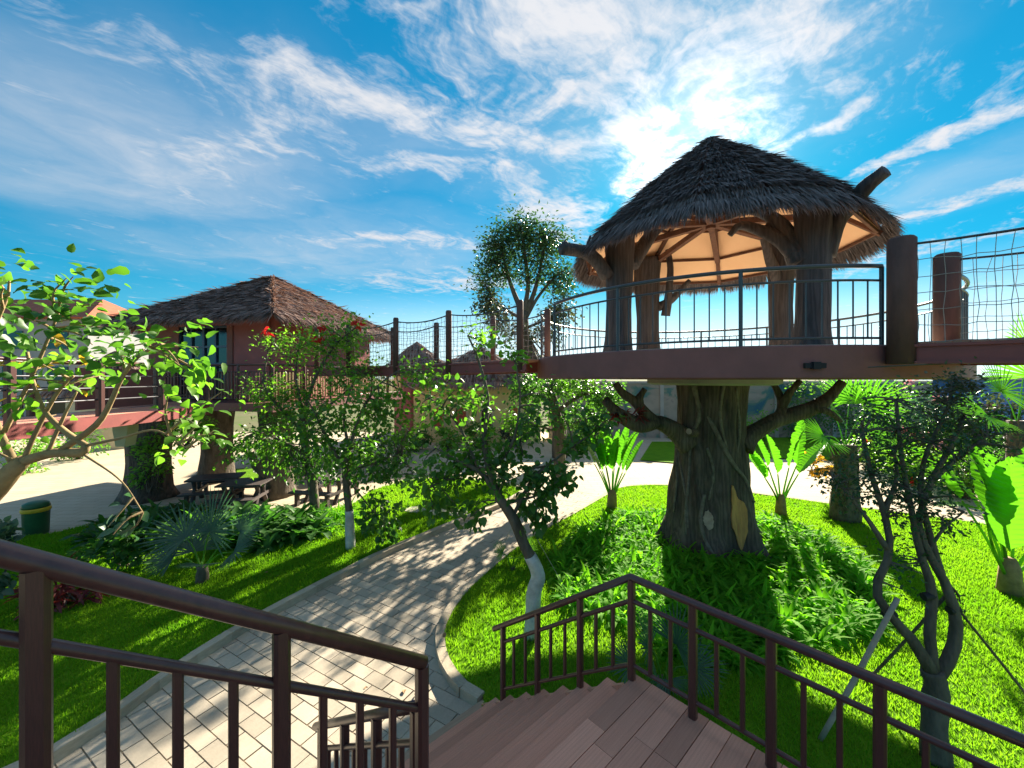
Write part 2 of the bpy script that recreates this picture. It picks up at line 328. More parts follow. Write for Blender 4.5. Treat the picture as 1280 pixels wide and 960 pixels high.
def plaza_fn(n, l, vec, co, b, tcn):
    br = n.new('ShaderNodeTexBrick'); l.new(tcn.outputs['Object'], br.inputs[0]); br.inputs['Scale'].default_value = 1.0; br.inputs['Mortar Size'].default_value = .012
    br.inputs['Brick Width'].default_value = .6; br.inputs['Row Height'].default_value = .3
    br.inputs['Color1'].default_value = (1, 1, 1, 1); br.inputs['Color2'].default_value = (.93, .92, .9, 1); br.inputs['Mortar'].default_value = (.72, .7, .68, 1)
    mx_ = n.new('ShaderNodeMix'); mx_.data_type = 'RGBA'; mx_.blend_type = 'MULTIPLY'; mx_.inputs[0].default_value = 1; l.new(co, mx_.inputs[6]); l.new(br.outputs[0], mx_.inputs[7]); return mx_.outputs[2]
M_PLAZA = mat('plaza_paving', plaza_fn, col=(.53, .445, .33), col2=(.46, .385, .285), rough=.9, spec=.15, scale=.8, bump=.2, bscale=40)
M_KERB = mat('kerb_stone', pav_fn, col=(.52, .44, .33), col2=(.40, .34, .26), rough=.95, spec=.12, scale=5, bump=.5, bscale=50, bdist=.006)
M_STUCCO = mat('hut_stucco', col=(.36, .13, .125), col2=(.29, .105, .10), rough=.9, spec=.15, scale=1.5, bump=.3, bscale=50)
M_BROWNWALL = mat('brown_panel', col=(.25, .10, .085), col2=(.18, .075, .065), rough=.8, scale=3, bump=.3)
M_FRAME_BLUE = mat('blue_frame', col=(.05, .09, .17), col2=(.035, .065, .12), rough=.4, spec=.5, scale=6, bump=.05)
M_GLASS = mat('dark_pane', col=(.012, .016, .022), rough=.08, spec=.8, bump=0)
M_DARKWOOD = mat('table_wood', col=(.075, .055, .05), col2=(.04, .03, .03), rough=.6, spec=.4, scale=6, bump=.4, stretch=(.4, 4, 4))
M_BIN = mat('bin_green', col=(.02, .10, .035), col2=(.012, .07, .025), rough=.45, spec=.4, scale=5, bump=.05)
M_BINY = mat('bin_yellow', col=(.62, .40, .03), rough=.5, bump=0)
M_CREAM = mat('cream_wall', col=(.66, .58, .27), col2=(.58, .50, .24), rough=.9, spec=.1, scale=1.2, bump=.2)
M_PIER = mat('cream_pier', col=(.62, .54, .36), col2=(.5, .43, .29), rough=.9, scale=2, bump=.2)
M_GREYWALL = mat('grey_wall', col=(.42, .38, .36), col2=(.30, .28, .28), rough=.95, scale=.7, bump=.3)
def mural_fn(n, l, vec, co, b, tcn):
    m = n.new('ShaderNodeMapping'); l.new(tcn.outputs['Object'], m.inputs[0]); m.inputs['Scale'].default_value = (.42, .42, .55)
    nz2 = n.new('ShaderNodeTexNoise'); l.new(m.outputs[0], nz2.inputs['Vector']); nz2.inputs['Scale'].default_value = 1.2; nz2.inputs['Detail'].default_value = 3; nz2.inputs['Distortion'].default_value = 1.4
    r = n.new('ShaderNodeValToRGB'); l.new(nz2.outputs[0], r.inputs[0]); cr = r.color_ramp; cr.interpolation = 'EASE'
    cols = [(.30, (.06, .14, .20)), (.40, (.12, .20, .17)), (.47, (.30, .25, .22)), (.58, (.36, .29, .25)), (.68, (.22, .17, .18)), (.78, (.14, .20, .09))]
    cr.elements[0].position, cr.elements[0].color = cols[0][0], (*cols[0][1], 1); cr.elements[1].position, cr.elements[1].color = cols[-1][0], (*cols[-1][1], 1)
    for p_, c_ in cols[1:-1]: e = cr.elements.new(p_); e.color = (*c_, 1)
    return r.outputs[0]
M_MURAL = mat('mural_wall', mural_fn, rough=.9, spec=.1, bump=.2)
M_ROPE = mat('net_rope', col=(.32, .30, .28), rough=.9, bump=0)
M_CABLE = mat('steel_cable', col=(.08, .08, .09), rough=.45, metal=.6, bump=0)
M_TILE = mat('roof_tile', col=(.45, .13, .07), col2=(.32, .09, .05), rough=.85, scale=3, bump=.4)
M_BAMBOO = mat('bamboo', col=(.42, .33, .15), col2=(.30, .22, .10), rough=.7, scale=6, bump=.2)
M_PROP = mat('prop_pole', col=(.50, .40, .33), col2=(.33, .26, .21), rough=.9, scale=6, bump=.4)
M_STRAP = mat('black_strap', col=(.02, .02, .025), rough=.6, bump=0)
M_WHITEW = mat('white_wall', col=(.36, .36, .35), col2=(.28, .28, .29), rough=.9, scale=.6, bump=.1)
M_BLUE = mat('blue_panel', col=(.05, .16, .42), col2=(.04, .12, .33), rough=.6, bump=.1)
M_PINKF = mat('pink_flower', col=(.75, .42, .40), col2=(.62, .30, .33), rough=.7, bump=0, island=.7, trans=(.4, (1.2, 1, 1)))
M_REDF = mat('red_flower', col=(.72, .05, .03), col2=(.55, .03, .03), rough=.6, bump=0, island=.7, trans=(.4, (1.3, .9, .9)))
M_STONE = mat('stepping_stone', col=(.56, .50, .43), col2=(.42, .38, .33), rough=.9, scale=4, bump=.4)
M_DIRT = mat('litter', col=(.32, .2, .1), col2=(.2, .12, .06), rough=.9, bump=0, island=.8)

# ------------------------------------------------------------------ leaf machinery
def frames(axis, normal):
    x = axis / (np.linalg.norm(axis, axis=1)[:, None] + 1e-9)
    z = normal - x * (x * normal).sum(1)[:, None]; z /= np.linalg.norm(z, axis=1)[:, None] + 1e-9
    y = np.cross(z, x)
    return np.stack([x, y, z], 2)      # columns
def inst(tv, tf, pos, Rm, scl):
    tv = np.asarray(tv, float); n, k = len(pos), len(tv)
    scl = np.asarray(scl)
    if scl.ndim == 1: scl = scl[:, None]
    loc = tv[None] * scl[:, None, :] if scl.shape[1] in (1, 3) else tv[None] * scl[:, None]
    V = np.einsum('nij,nkj->nki', Rm, loc) + pos[:, None, :]
    off = (np.arange(n) * k)[:, None, None]
    return V.reshape(-1, 3), [(np.asarray(f)[None] + off).reshape(-1, np.asarray(f).shape[1]) for f in tf]
L_SMALL = (np.array([(0, 0, 0), (.5, 0, -.02), (1, 0, -.12), (.42, .27, .07), (.42, -.27, .07)]), [np.array([(0, 1, 3), (1, 2, 3), (0, 4, 1), (1, 4, 2)])])
L_ROUND = (np.array([(0, 0, 0), (.3, 0, -.02), (.65, 0, -.05), (1.05, 0, -.2), (.12, .27, .06), (.42, .37, .08), (.78, .22, .0), (.12, -.27, .06), (.42, -.37, .08), (.78, -.22, .0)]),
           [np.array([(0, 1, 4), (2, 3, 6), (0, 7, 1), (2, 9, 3)]), np.array([(1, 2, 5, 4), (2, 6, 5, 2)])[:1], np.array([(1, 8, 2, 2)])[:0].reshape(0, 4)])
L_ROUND = (L_ROUND[0], [np.array([(0, 1, 4), (1, 5, 4), (1, 2, 5), (2, 6, 5), (2, 3, 6), (0, 7, 1), (1, 7, 8), (1, 8, 2), (2, 8, 9), (2, 9, 3)])])
L_LONG = (np.array([(0, 0, 0), (.35, .09, .05), (.35, -.09, .05), (.35, 0, 0), (.7, .07, .0), (.7, -.07, .0), (.7, 0, -.04), (1, 0, -.2)]),
          [np.array([(0, 3, 1), (0, 2, 3), (6, 7, 4), (5, 7, 6)]), np.array([(3, 6, 4, 1), (2, 5, 6, 3)])])
def leaves(rng, pts, size, droop=.35, tmpl=L_SMALL, upw=.8, out_c=None, jit=.5):
    n = len(pts); ax = rng.normal(size=(n, 3)); ax[:, 2] *= .5; ax[:, 2] -= droop
    if out_c is not None:
        o = pts - out_c; o /= np.linalg.norm(o, axis=1)[:, None] + 1e-9; ax += o * .9
    nr = rng.normal(size=(n, 3)) * jit; nr[:, 2] += upw
    s = rng.uniform(.6, 1.15, n) * size
    return inst(tmpl[0], tmpl[1], pts, frames(ax, nr), s)
def merge(parts):
    V, T, Q, n = [], [], [], 0
    for v, fs in parts:
        V.append(v)
        for f in fs:
            if f.shape[1] == 3: T.append(f + n)
            else: Q.append(f + n)
        n += len(v)
    out = []
    if T: out.append(np.concatenate(T))
    if Q: out.append(np.concatenate(Q))
    return np.concatenate(V), out
def blob(rng, c, r, n, shell=.55):
    d = rng.normal(size=(n, 3)); d /= np.linalg.norm(d, axis=1)[:, None]
    rr = rng.uniform(shell ** 3, 1, n) ** (1 / 3)
    return np.asarray(c) + d * rr[:, None] * np.asarray(r)
def twigs(mb, rng, starts, ends, r0, n=5):
    for a, b in zip(starts, ends):
        mid = (np.asarray(a) + b) / 2 + rng.normal(size=3) * .12 * np.linalg.norm(np.asarray(b) - a)
        mb.tube(interp([a, mid, b], 5), [r0, r0 * .45], n, cap=False)
def clumpy(rng, centres, radii, per, size, tmpl, droop=.35, upw=.8, subs=7, sub_r=.42):
    """leaf points arranged in sprigs inside ellipsoids so gaps stay open"""
    out = []
    for c, r in zip(centres, radii):
        r = np.asarray(r, float) * np.ones(3)
        sc_ = blob(rng, c, r * .8, subs, .3)
        for s_ in sc_:
            p = blob(rng, s_, r * sub_r * rng.uniform(.7, 1.2), max(3, per // subs), .2)
            out.append(leaves(rng, p, size, droop, tmpl, upw, out_c=s_))
    return merge(out)
# ================================================================== GROUND
LZ = 0.12
CYL = None
def unit_cyl(name, m, n=12):
    mb = MB(); mb.tube([(0, 0, 0), (0, 0, 1)], 1.0, n)
    return mesh_np(name, np.concatenate(mb.v), [np.concatenate(mb.t), np.concatenate(mb.q)], m)
def unit_box(name, m, bev=.0):
    mb = MB()
    if bev:
        b = bev; a = .5
        pts = [(-a + b, -a), (a - b, -a), (a, -a + b), (a, a - b), (a - b, a), (-a + b, a), (-a, a - b), (-a, -a + b)]
        mb.prism(pts, 0, 1)
        return mesh_np(name, np.concatenate(mb.v), [np.concatenate(mb.q)] + [np.array([p]) for p in mb.poly], m)
    mb.box((0, 0, .5), (1, 0, 0), (0, 1, 0), (0, 0, 1))
    return mesh_np(name, np.concatenate(mb.v), [np.concatenate(mb.q)], m)
def piece(name, me, parent, loc, rz=0, scale=(1, 1, 1), rot=None):
    o = bpy.data.objects.new(name, me); put(o, parent)
    org = ORG.get(parent.name, np.zeros(3)) if parent is not None else np.zeros(3)
    o.location = np.asarray(loc, float) - org; o.rotation_euler = rot or (0, 0, rz); o.scale = scale
    return o
def sheet(name, poly, z, m, kind='structure', sub=None):
    V = [(p[0], p[1], z) for p in poly]
    o = obj_np(name, V, [np.array([range(len(V))])], m); o['kind'] = kind
    return o
# far ground to the horizon
sheet('ground', [(-600, -300), (600, -300), (600, 900), (-600, 900)], -0.01, M_GROUND)
sheet('plaza', [(-40, -8), (40, -8), (40, 30), (-40, 30)], 0.0, M_PLAZA)
kl_px = [(72, 932), (162, 869), (250, 810), (325, 766), (400, 727), (474, 690), (530, 666.5), (595, 640), (632, 625), (652, 613)]
KL = [(-8.2, -1.5), (-6.9, 1.6), (-5.9, 3.2)] + [tuple(G(u, v, LZ)[:2]) for u, v in kl_px]
KL = [tuple(p) for p in interp([(x, y, 0) for x, y in KL], 60)[:, :2]]
back_px = [(636, 606), (600, 601), (555, 597), (505, 601), (462, 614), (445, 628), (400, 641), (330, 643), (250, 634), (190, 634), (135, 650), (60, 668)]
LAWN_L = KL + [tuple(G(u, v, LZ)[:2]) for u, v in back_px] + [(-15.5, 9.2), (-18, 5), (-16, -1.5)]
kr_px = [(605, 867), (585, 855), (563, 827), (555.5, 797), (561, 774), (584, 740), (621, 706), (648, 684), (680, 663), (711, 647), (758, 620), (776, 610.5), (800, 607.5), (840, 607.5), (900, 612), (960, 620), (1042, 631), (1160, 646), (1232, 656), (1290, 666)]
KR = [tuple(G(u, v, LZ)[:2]) for u, v in kr_px] + [(16.0, 9.2), (17.5, 7.0)]
KR = [tuple(p) for p in interp([(x, y, 0) for x, y in KR], 130)[:, :2]]
A_ = np.array([.741, .671]); B_ = np.array([-.671, .741]); N0 = np.array([1.015, 3.33])
def S(a, b): return N0 + a * A_ + b * B_
LAWN_R = KR + [(18, 2), (17, -3), (6, -3)] + [tuple(S(-3, -3.0)), tuple(S(-1.9, -2.6)), tuple(S(-1.9, -.1)), tuple(S(-.1, -.1)), tuple(S(-.05, 2.0))]
sheet('lawn', LAWN_L, LZ, M_LAWN); sheet('lawn', LAWN_R, LZ, M_LAWN)
VERGE = [tuple(G(u, v, .05)[:2]) for u, v in [(285, 600), (392, 592), (395, 583), (289, 586)]]
sheet('lawn', VERGE, .05, M_LAWN)
far_lawn = [(10.5, 20.5), (40, 15), (40, 29), (10.5, 29)]
sheet('lawn', far_lawn, .04, M_LAWN)
fl2 = [tuple(G(u, v, .04)[:2]) for u, v in [(800, 575), (862, 580), (862, 552), (815, 552)]]
sheet('lawn', fl2, .045, M_LAWN)
fl3 = [tuple(G(u, v, .04)[:2]) for u, v in [(690, 556), (792, 571), (770, 548), (700, 545)]]
sheet('lawn', fl3, .045, M_LAWN)
# kerbs: stones laid end to end
kerb_box = unit_box('kerb_stone', M_KERB, .0)
def kerb(pts, side, step=.5):
    k = bpy.data.objects.new('kerb', None); C.objects.link(k); k['kind'] = 'structure'
    pts = np.asarray(pts); seg = np.linalg.norm(np.diff(pts, axis=0), axis=1); cum = np.concatenate([[0], np.cumsum(seg)])
    n = max(1, int(cum[-1] / step)); rng = np.random.default_rng(5)
    ss = np.linspace(0, cum[-1], n + 1)
    xs = np.stack([np.interp(ss, cum, pts[:, 0]), np.interp(ss, cum, pts[:, 1])], 1)
    for i in range(n):
        p, q = xs[i], xs[i + 1]; d = q - p; L = np.linalg.norm(d); d = d / L; nn = np.array([-d[1], d[0]]) * side
        c = (p + q) / 2 + nn * .07
        piece('kerb_stone', kerb_box, k, (c[0], c[1], -.02 + rng.uniform(-.004, .003)), math.atan2(d[1], d[0]), (L + .012, .14, .17 + rng.uniform(-.004, .004)))
kerb(KL, -1); kerb(KR, 1, .27)
# paved path between the kerbs
PATH = [(x, y) for x, y in KL if y < 15] + [(1.6, 14.6), (3.4, 13.6)] + [(x, y) for x, y in KR[::-1] if x < 3.3 and y < 15] + [tuple(S(-.1, 2.1)), tuple(S(-2.1, 2.1)), tuple(S(-2.1, 0)), tuple(S(-5, 0))]
sheet('path', PATH, .006, M_JOINT)
path_o = bpy.data.objects['path']
PL, PW = .36, .20
e1 = np.array([.87, -.493]); e2 = np.array([.493, .87])
rng = np.random.default_rng(3); cells = []
for j in range(-24, 74):
    for i in range(-46, 46):
        cells.append(((i + (.5 if j % 2 else 0) + rng.uniform(-.02, .02)) * PL * e1 + j * PW * e2 + np.array([-2, 5]), rng.uniform(-.0025, .0025), rng.uniform(-.006, .006)))
cc = np.array([c[0] for c in cells]); ok = np.zeros(len(cc), bool)
for dx, dy in ((0, 0), (.2, .1), (-.2, .1), (.2, -.1), (-.2, -.1)):
    ok |= inside(cc + dx * e1 + dy * e2, PATH)
vv = V0 + F * HC / np.maximum(cc[:, 1], .3); uu = U0 + F * cc[:, 0] / np.maximum(cc[:, 1], .3)
ok &= (vv < 1010) & (uu > -60) & (cc[:, 1] > .5)
idx = np.where(ok)[0]; idx = idx[np.argsort(cc[idx, 1])]
pav_me = unit_box('paver', M_PAVER, 0)
bmV = np.array([(-.5, -.5, 0), (.5, -.5, 0), (.5, .5, 0), (-.5, .5, 0), (-.49, -.483, 1), (.49, -.483, 1), (.49, .483, 1), (-.49, .483, 1)])
pav_me = mesh_np('paver', bmV, [np.array([(4, 5, 6, 7), (0, 1, 5, 4), (1, 2, 6, 5), (2, 3, 7, 6), (3, 0, 4, 7)])], M_PAVER)
ang = math.atan2(e1[1], e1[0])
for k in idx[:300]:
    piece('paver', pav_me, path_o, (cc[k][0], cc[k][1], .004 + cells[k][1]), ang + cells[k][2], (PL - .008, PW - .007, .020))
rest = MB()
for k in idx[300:]:
    rest.box((cc[k][0], cc[k][1], .014 + cells[k][1]), (*(e1 * (PL - .008)), 0), (*(e2 * (PW - .007)), 0), (0, 0, .02))
if rest.n: o = rest.build('far_pavers', M_PAVER, path_o); o['kind'] = 'stuff'
# stepping stones on the left lawn
for k, (u, v, s) in enumerate([(519, 638, .30), (548, 641, .32), (572, 642, .30)]):
    p = G(u, v, LZ); r_ = np.random.default_rng(k)
    mb = MB(); th = np.linspace(0, 2 * math.pi, 11)[:-1]
    mb.prism([(p[0] + s * math.cos(t) * r_.uniform(.8, 1.1) * 1.1, p[1] + s * math.sin(t) * r_.uniform(.8, 1.1) * .9) for t in th], LZ - .02, LZ + .035)
    tag(mb.build('stepping_stone', M_STONE), ['pale stepping stone in the lawn, the one closest to the slim whitewashed tree', 'pale stepping stone in the lawn between two others', 'pale stepping stone in the lawn, the one closest to the path kerb'][k], 'stone', 'stepping stones in the lawn')
# grass blades
def grass(poly, n, seed, z, hmin=.03, hmax=.065, far=16.0, label=''):
    rng = np.random.default_rng(seed); poly = np.asarray(poly)
    lo, hi = poly.min(0), poly.max(0); pts = np.zeros((0, 2))
    while len(pts) < n:
        q = rng.uniform(0, 1, (n * 2, 2)) * (hi - lo) + lo
        y = np.maximum(q[:, 1], .5)
        q = q[(rng.uniform(0, 1, len(q)) < np.clip((7.5 / y) ** 1.3, .12, 1)) & (y > .8) & (np.abs(q[:, 0]) < 1.38 * y + .6) & (y < far)]
        q = q[inside(q, poly)]; pts = np.vstack([pts, q])
    pts = pts[:n]; d = pts[:, 1]
    h = rng.uniform(hmin, hmax, n) * (1 + .03 * d); wd = .0045 * (1 + .16 * d)
    th = rng.uniform(0, 6.283, n); lean = rng.normal(size=(n, 2)) * .35
    base = np.column_stack([pts, np.full(n, z - .005)]); sdv = np.column_stack([np.cos(th), np.sin(th), np.zeros(n)]) * wd[:, None]
    tip = base + np.column_stack([lean * h[:, None], h])
    V = np.stack([base - sdv, base + sdv, tip], 1).reshape(-1, 3)
    o = obj_np('grass', V, [np.arange(3 * n).reshape(-1, 3)], M_GRASS)
    tag(o, label, 'grass', kind='stuff')
grass(LAWN_L, 110000, 1, LZ, label='short bright green lawn grass beside the picnic tables')
grass(LAWN_R, 170000, 2, LZ, label='short bright green lawn grass around the sculpted tree')
# ================================================================== STAIRS
LAND = 1.6; RI, TR = .185, .26
def S3(a, b, z): p = S(a, b); return np.array([p[0], p[1], z])
st = thing('staircase', 'plum brown boarded staircase with a square landing between two flights', 'staircase', S3(-1, -1, 0))
brd = unit_box('board', M_DECK)
angA = math.atan2(A_[1], A_[0]); angB = math.atan2(B_[1], B_[0])
rng = np.random.default_rng(9)
n_pl = 15; pw = .1515
for k in range(n_pl):       # landing boards run along A_, laid side by side along -B_
    b0 = -k * pw - pw / 2
    cut = rng.choice([-.75, -1.25, -.5, -1.0]) if k else -.62
    for (a0, a1) in ((-2.07, cut - .002), (cut + .002, .03)):
        c = S((a0 + a1) / 2, b0)
        piece('landing_board', brd, st, (c[0], c[1], LAND - .028 + rng.uniform(-.0015, .0015)), angA, (a1 - a0, pw - .006, .028))
stepm = unit_box('tread_board', M_DECK_SUNLIT)  # bottom tread in the painted sunlit tone
for i in range(1, 9):
    c = S(-1.02, (i - .5) * TR + .01); z = LAND - RI * i
    for (b0_, w_) in ((-.075, .125), (.065, .148)):
        c = S(-1.02, (i - .5) * TR + .005 + b0_); piece('tread_board', brd if i < 8 else stepm, st, (c[0], c[1], z - .03 + (.002 if b0_ > 0 else 0)), angA, (2.1, w_, .03))
    c = S(-1.02, (i - 1) * TR + .004)
    piece('riser', brd if i < 8 else unit_box('riser', M_DECK_SUNLIT), st, (c[0], c[1], z), angA, (2.08, .016, RI - .032))
c = S(-1.02, 8 * TR - .01); piece('riser', unit_box('riser', M_DECK_SUNLIT), st, (c[0], c[1], 0), angA, (2.08, .016, LAND - RI * 8 - .032))
for j in range(1, 9):
    c = S(-2.07 - (j - .5) * TR, -1.13); z = LAND + RI * j
    piece('tread_board', brd, st, (c[0], c[1], z - .03), angB, (2.28, TR + .02, .03))
    c = S(-2.07 - (j - 1) * TR, -1.13); piece('riser', brd, st, (c[0], c[1], z - RI), angB, (2.26, .016, RI - .032))
mb = MB(); mb.bar(S3(.0, -2.25, LAND - .13), S3(.0, 0, LAND - .13), .04, .20)
mb.build('fascia_board', M_DECK, st)
for a in (-.012, -2.03):
    mb = MB(); mb.bar(S3(a, .02, LAND - .22), S3(a, 8 * TR - .1, LAND - RI * 8 - .11), .035, .26); mb.build('stringer', M_DECK, st)
for b in (-.012, -2.2):
    mb = MB(); mb.bar(S3(-2.1, b, LAND - .05), S3(-2.07 - 8 * TR, b, LAND + RI * 8 - .18), .035, .26); mb.build('stringer', M_DECK, st)
for a, b in ((-.12, -.12), (-.12, -2.1), (-1.9, -.12), (-1.9, -2.1), (-2.0 - 8 * TR, -.12), (-2.0 - 8 * TR, -2.1)):
    top = LAND - .03 if a > -2 else LAND + RI * 8 - .3
    mb = MB(); p = S(a, b); mb.bx(p[0] - .06, p[0] + .06, p[1] - .06, p[1] + .06, 0, top); mb.build('support_post', M_DARKWOOD, st)

post_me = unit_box('post', M_RAIL, .22); bal_me = unit_box('baluster', M_RAIL, .2)
def railing(label, pos, zr, ts, floor, nb, t0, t1, mid=.19, bot=.72, hr=.03, ang=0, cat='railing', group='stair railings', pw_=.058, bw=.03, skipbot=False):
    """pos(t) plan point, zr(t) handrail centre height"""
    p = pos(ts[0]); th = thing('stair_railing', label, cat, (p[0], p[1], floor(ts[0])), group)
    def v(t, dz=0): q = pos(t); return np.array([q[0], q[1], zr(t) + dz])
    brk = sorted(set([t0, t1] + ([0.0] if t0 < 0 < t1 else [])))
    mb = MB(); pts = []
    for i in range(len(brk) - 1):
        pts += [v(t) for t in np.linspace(brk[i] + (1e-3 if i else 0), brk[i + 1], 4)]
    mb.tube(pts, hr, 14); mb.build('handrail', M_RAIL, th, True)
    for t in ts:
        q = pos(t); f = floor(t); piece('post', post_me, th, (q[0], q[1], f), ang, (pw_, pw_, zr(t) - f - hr * .5))
    for i in range(len(ts) - 1):
        a, b = ts[i], ts[i + 1]
        for dz, nm, r_ in ((-mid, 'middle_rail', .019), (-bot, 'bottom_rail', .017)):
            mb = MB(); mb.tube([v(a + .0, dz), v(b, dz)], r_, 10, cap=False); mb.build(nm, M_RAIL, th, True)
        for k in range(1, nb + 1):
            t = a + (b - a) * k / (nb + 1); q = v(t, -bot)
            piece('baluster', bal_me, th, q, ang, (bw, bw, bot - mid))
    return th
SL = RI / TR
zl = lambda t: LAND + .84 - (SL * t if t > 0 else 0)
fl = lambda t: LAND if t <= .02 else LAND - RI * math.ceil(t / TR - 1e-6)
railing('brown metal railing along the far edge of the boarded landing and the lower steps', lambda t: S(-.04, t), zl, [-2.05, -1.53, -1.015, -.515, -.01, .525, 1.075, 1.62], fl, 2, -2.2, 1.78, ang=angA)
railing('brown metal railing on the lower steps, its end lit beside the paved path', lambda t: S(-1.96, t), lambda t: LAND + .84 - SL * t, [.10, .6, 1.15, 1.68], fl, 2, .05, 1.84, ang=angA)
zu = lambda t: 2.634 + SL * (-1.96 - t)
fu = lambda t: LAND + RI * max(0, math.ceil((-2.07 - t) / TR))
railing('thick brown metal railing of the upper flight, sloping down over the paved path', lambda t: S(t, .04), zu, [-1.96, -2.60, -3.245, -3.89], lambda t: fu(t), 3, -4.5, -1.95, mid=.24, bot=.78, ang=angA, hr=.033, pw_=.062, bw=.032)
railing('brown metal railing of the upper flight on the lawn side', lambda t: S(t, -2.19), lambda t: LAND + .84 + (SL * (-2.07 - t) if t < -2.07 else 0), [-.06, -.7, -1.4, -2.05, -2.7, -3.3], lambda t: fu(t), 3, -3.6, -.03, ang=angA)

# ================================================================== TREE PLATFORM
PC = np.array([4.79, 9.57]); PR = 4.17; PZ = 4.55; SB = 4.07
pf = thing('tree_platform', 'round plum painted platform slab carried by the sculpted tree', 'platform', (PC[0], PC[1], SB))
mb = MB(); mb.lathe((PC[0], PC[1], 0), [(PR - .03, SB), (PR, SB + .03), (PR, PZ - .02), (PR - .02, PZ)], 96); mb.build('slab', M_SLAB, pf)
mb = MB(); mb.lathe((PC[0], PC[1], 0), [(PR - .14, PZ), (PR - .14, PZ + .012)], 64); mb.build('bounce_floor', M_BOUNCE_FLOOR, pf)  # unseen pale layer, added to bounce sunlight onto the pavilion ceiling
mb = MB(); mb.lathe((PC[0], PC[1], 0), [(1.35, 3.93), (1.45, 3.97), (1.45, SB - .002)], 40); mb.build('capital', M_GREYWALL, pf)
def pol(a, r, z): return np.array([PC[0] + r * math.cos(R(a)), PC[1] + r * math.sin(R(a)), z])
q = P(1019, 457, 5.42); mb = MB(); dr = (q[:2] - PC); dr /= np.linalg.norm(dr); tg = np.array([-dr[1], dr[0]])
qc = PC + dr * (PR + .02)
mb.box((qc[0], qc[1], q[2]), (*(tg * .26), 0), (*(dr * .06), 0), (0, 0, .07)); mb.box((qc[0] + dr[0] * .03, qc[1] + dr[1] * .03, q[2]), (*(tg * .09), 0), (*(dr * .08), 0), (0, 0, .10))
mb.build('bolt_plate', M_STRAP, pf)
# sculpted concrete tree
tk = thing('sculpted_tree', 'massive dark sculpted tree trunk with short limbs under the round platform', 'tree trunk', (PC[0], PC[1], 0))
def tfn(th, z):
    f = math.exp(-z / .75)
    return 1 + .05 * np.sin(5 * th + z * .9) + .035 * np.sin(9 * th - z * 1.4) + .025 * np.sin(17 * th + z * 2.3) + f * (.13 * np.sin(6 * th + .7) + .08 * np.sin(11 * th)) + .02 * math.sin(z * 6) * np.sin(13 * th)
zs = np.linspace(0, 3.96, 44); rr = np.interp(zs, [0, .25, .6, 1.2, 2.0, 3.0, 3.96], [1.30, 1.12, 1.0, .90, .79, .73, .76])
mb = MB(); mb.lathe((PC[0], PC[1], 0), list(zip(rr, zs)), 96, tfn); mb.build('trunk', M_TRUNK, tk, True)
def limb(pxs, rad, nm, parent, m=M_TRUNK, n=12, k=16, wob=.16, seed=0, first=None):
    pts = [P(*p) for p in pxs]
    if first is not None: pts = [np.asarray(first, float)] + pts
    mb = MB(); mb.tube(interp(pts, k), rad, n, wob=wob, seed=seed); return mb.build(nm, m, parent, True)
DT = 9.3
limb([(862, 556, DT), (849, 543, DT), (828, 530, DT - .1), (815, 525, DT - .15), (802, 512, DT - .2), (792, 501, DT - .2), (778, 491, DT - .3), (769, 479, DT - .3)], [.28, .17, .15, .10, .07], 'limb', tk, seed=1)
limb([(800, 508, DT - .2), (799, 498, DT - .2), (806, 486, DT - .2)], [.11, .09, .06], 'limb', tk, seed=2)
limb([(822, 528, DT - .1), (800, 532, DT - .3), (787, 526, DT - .4), (770, 515, DT - .5), (757, 500, DT - .6)], [.16, .17, .14, .1], 'limb', tk, seed=3)
limb([(925, 556, DT), (939, 543, DT), (969, 526, DT - .1), (1004, 514, DT - .1), (1031, 502, DT - .2), (1053, 477, DT - .3)], [.30, .2, .17, .14, .10], 'limb', tk, seed=4)
limb([(974, 524, DT - .1), (977, 512, DT - .1), (975, 495, DT), (966, 479, DT)], [.14, .11, .08, .06], 'limb', tk, seed=5)
limb([(978, 508, DT - .1), (987, 491, DT - .2), (1000, 476, DT - .2)], [.10, .08, .06], 'limb', tk, seed=6)
limb([(1018, 510, DT - .2), (1036, 515, DT - .3), (1052, 527, DT - .3)], [.09, .07, .04], 'limb', tk, seed=7)
def on_trunk(u, v, off=.03):
    """nearest point of the trunk surface along the pixel ray"""
    dx = (u - U0) / F; best = None
    for d in np.linspace(7.4, 10, 400):
        x, y, z = P(u, v, d); r = math.hypot(x - PC[0], y - PC[1])
        R0 = np.interp(z, [0, .25, .6, 1.2, 2.0, 3.0, 3.96], [1.30, 1.12, 1.0, .90, .79, .73, .76]) * float(tfn(np.array([math.atan2(y - PC[1], x - PC[0])]), max(z, 0))[0])
        if r < R0 + off: return np.array([x, y, z])
    return P(u, v, 9.0)
for k, (pts, r_) in enumerate([([(866, 478), (872, 500), (890, 530), (905, 560), (918, 582), (932, 600), (942, 628)], .045), ([(868, 480), (874, 520), (866, 540)], .05),
                               ([(862, 542), (862, 575), (860, 610), (857, 640), (858, 668)], .03), ([(846, 552), (852, 590), (858, 625), (860, 660)], .028),
                               ([(880, 618), (876, 650), (882, 676), (896, 700)], .04), ([(846, 560), (846, 600), (842, 640)], .03), ([(905, 480), (900, 520), (908, 560)], .035), ([(920, 485), (924, 540), (918, 585)], .03), ([(884, 560), (892, 590), (886, 625)], .03)]):
    mb = MB(); mb.tube(interp([on_trunk(u, v, .01) for u, v in pts], 22), [r_, r_ * 1.1, r_ * .7], 8, wob=.2, seed=k); mb.build('root_vine', M_VINE, tk, True)
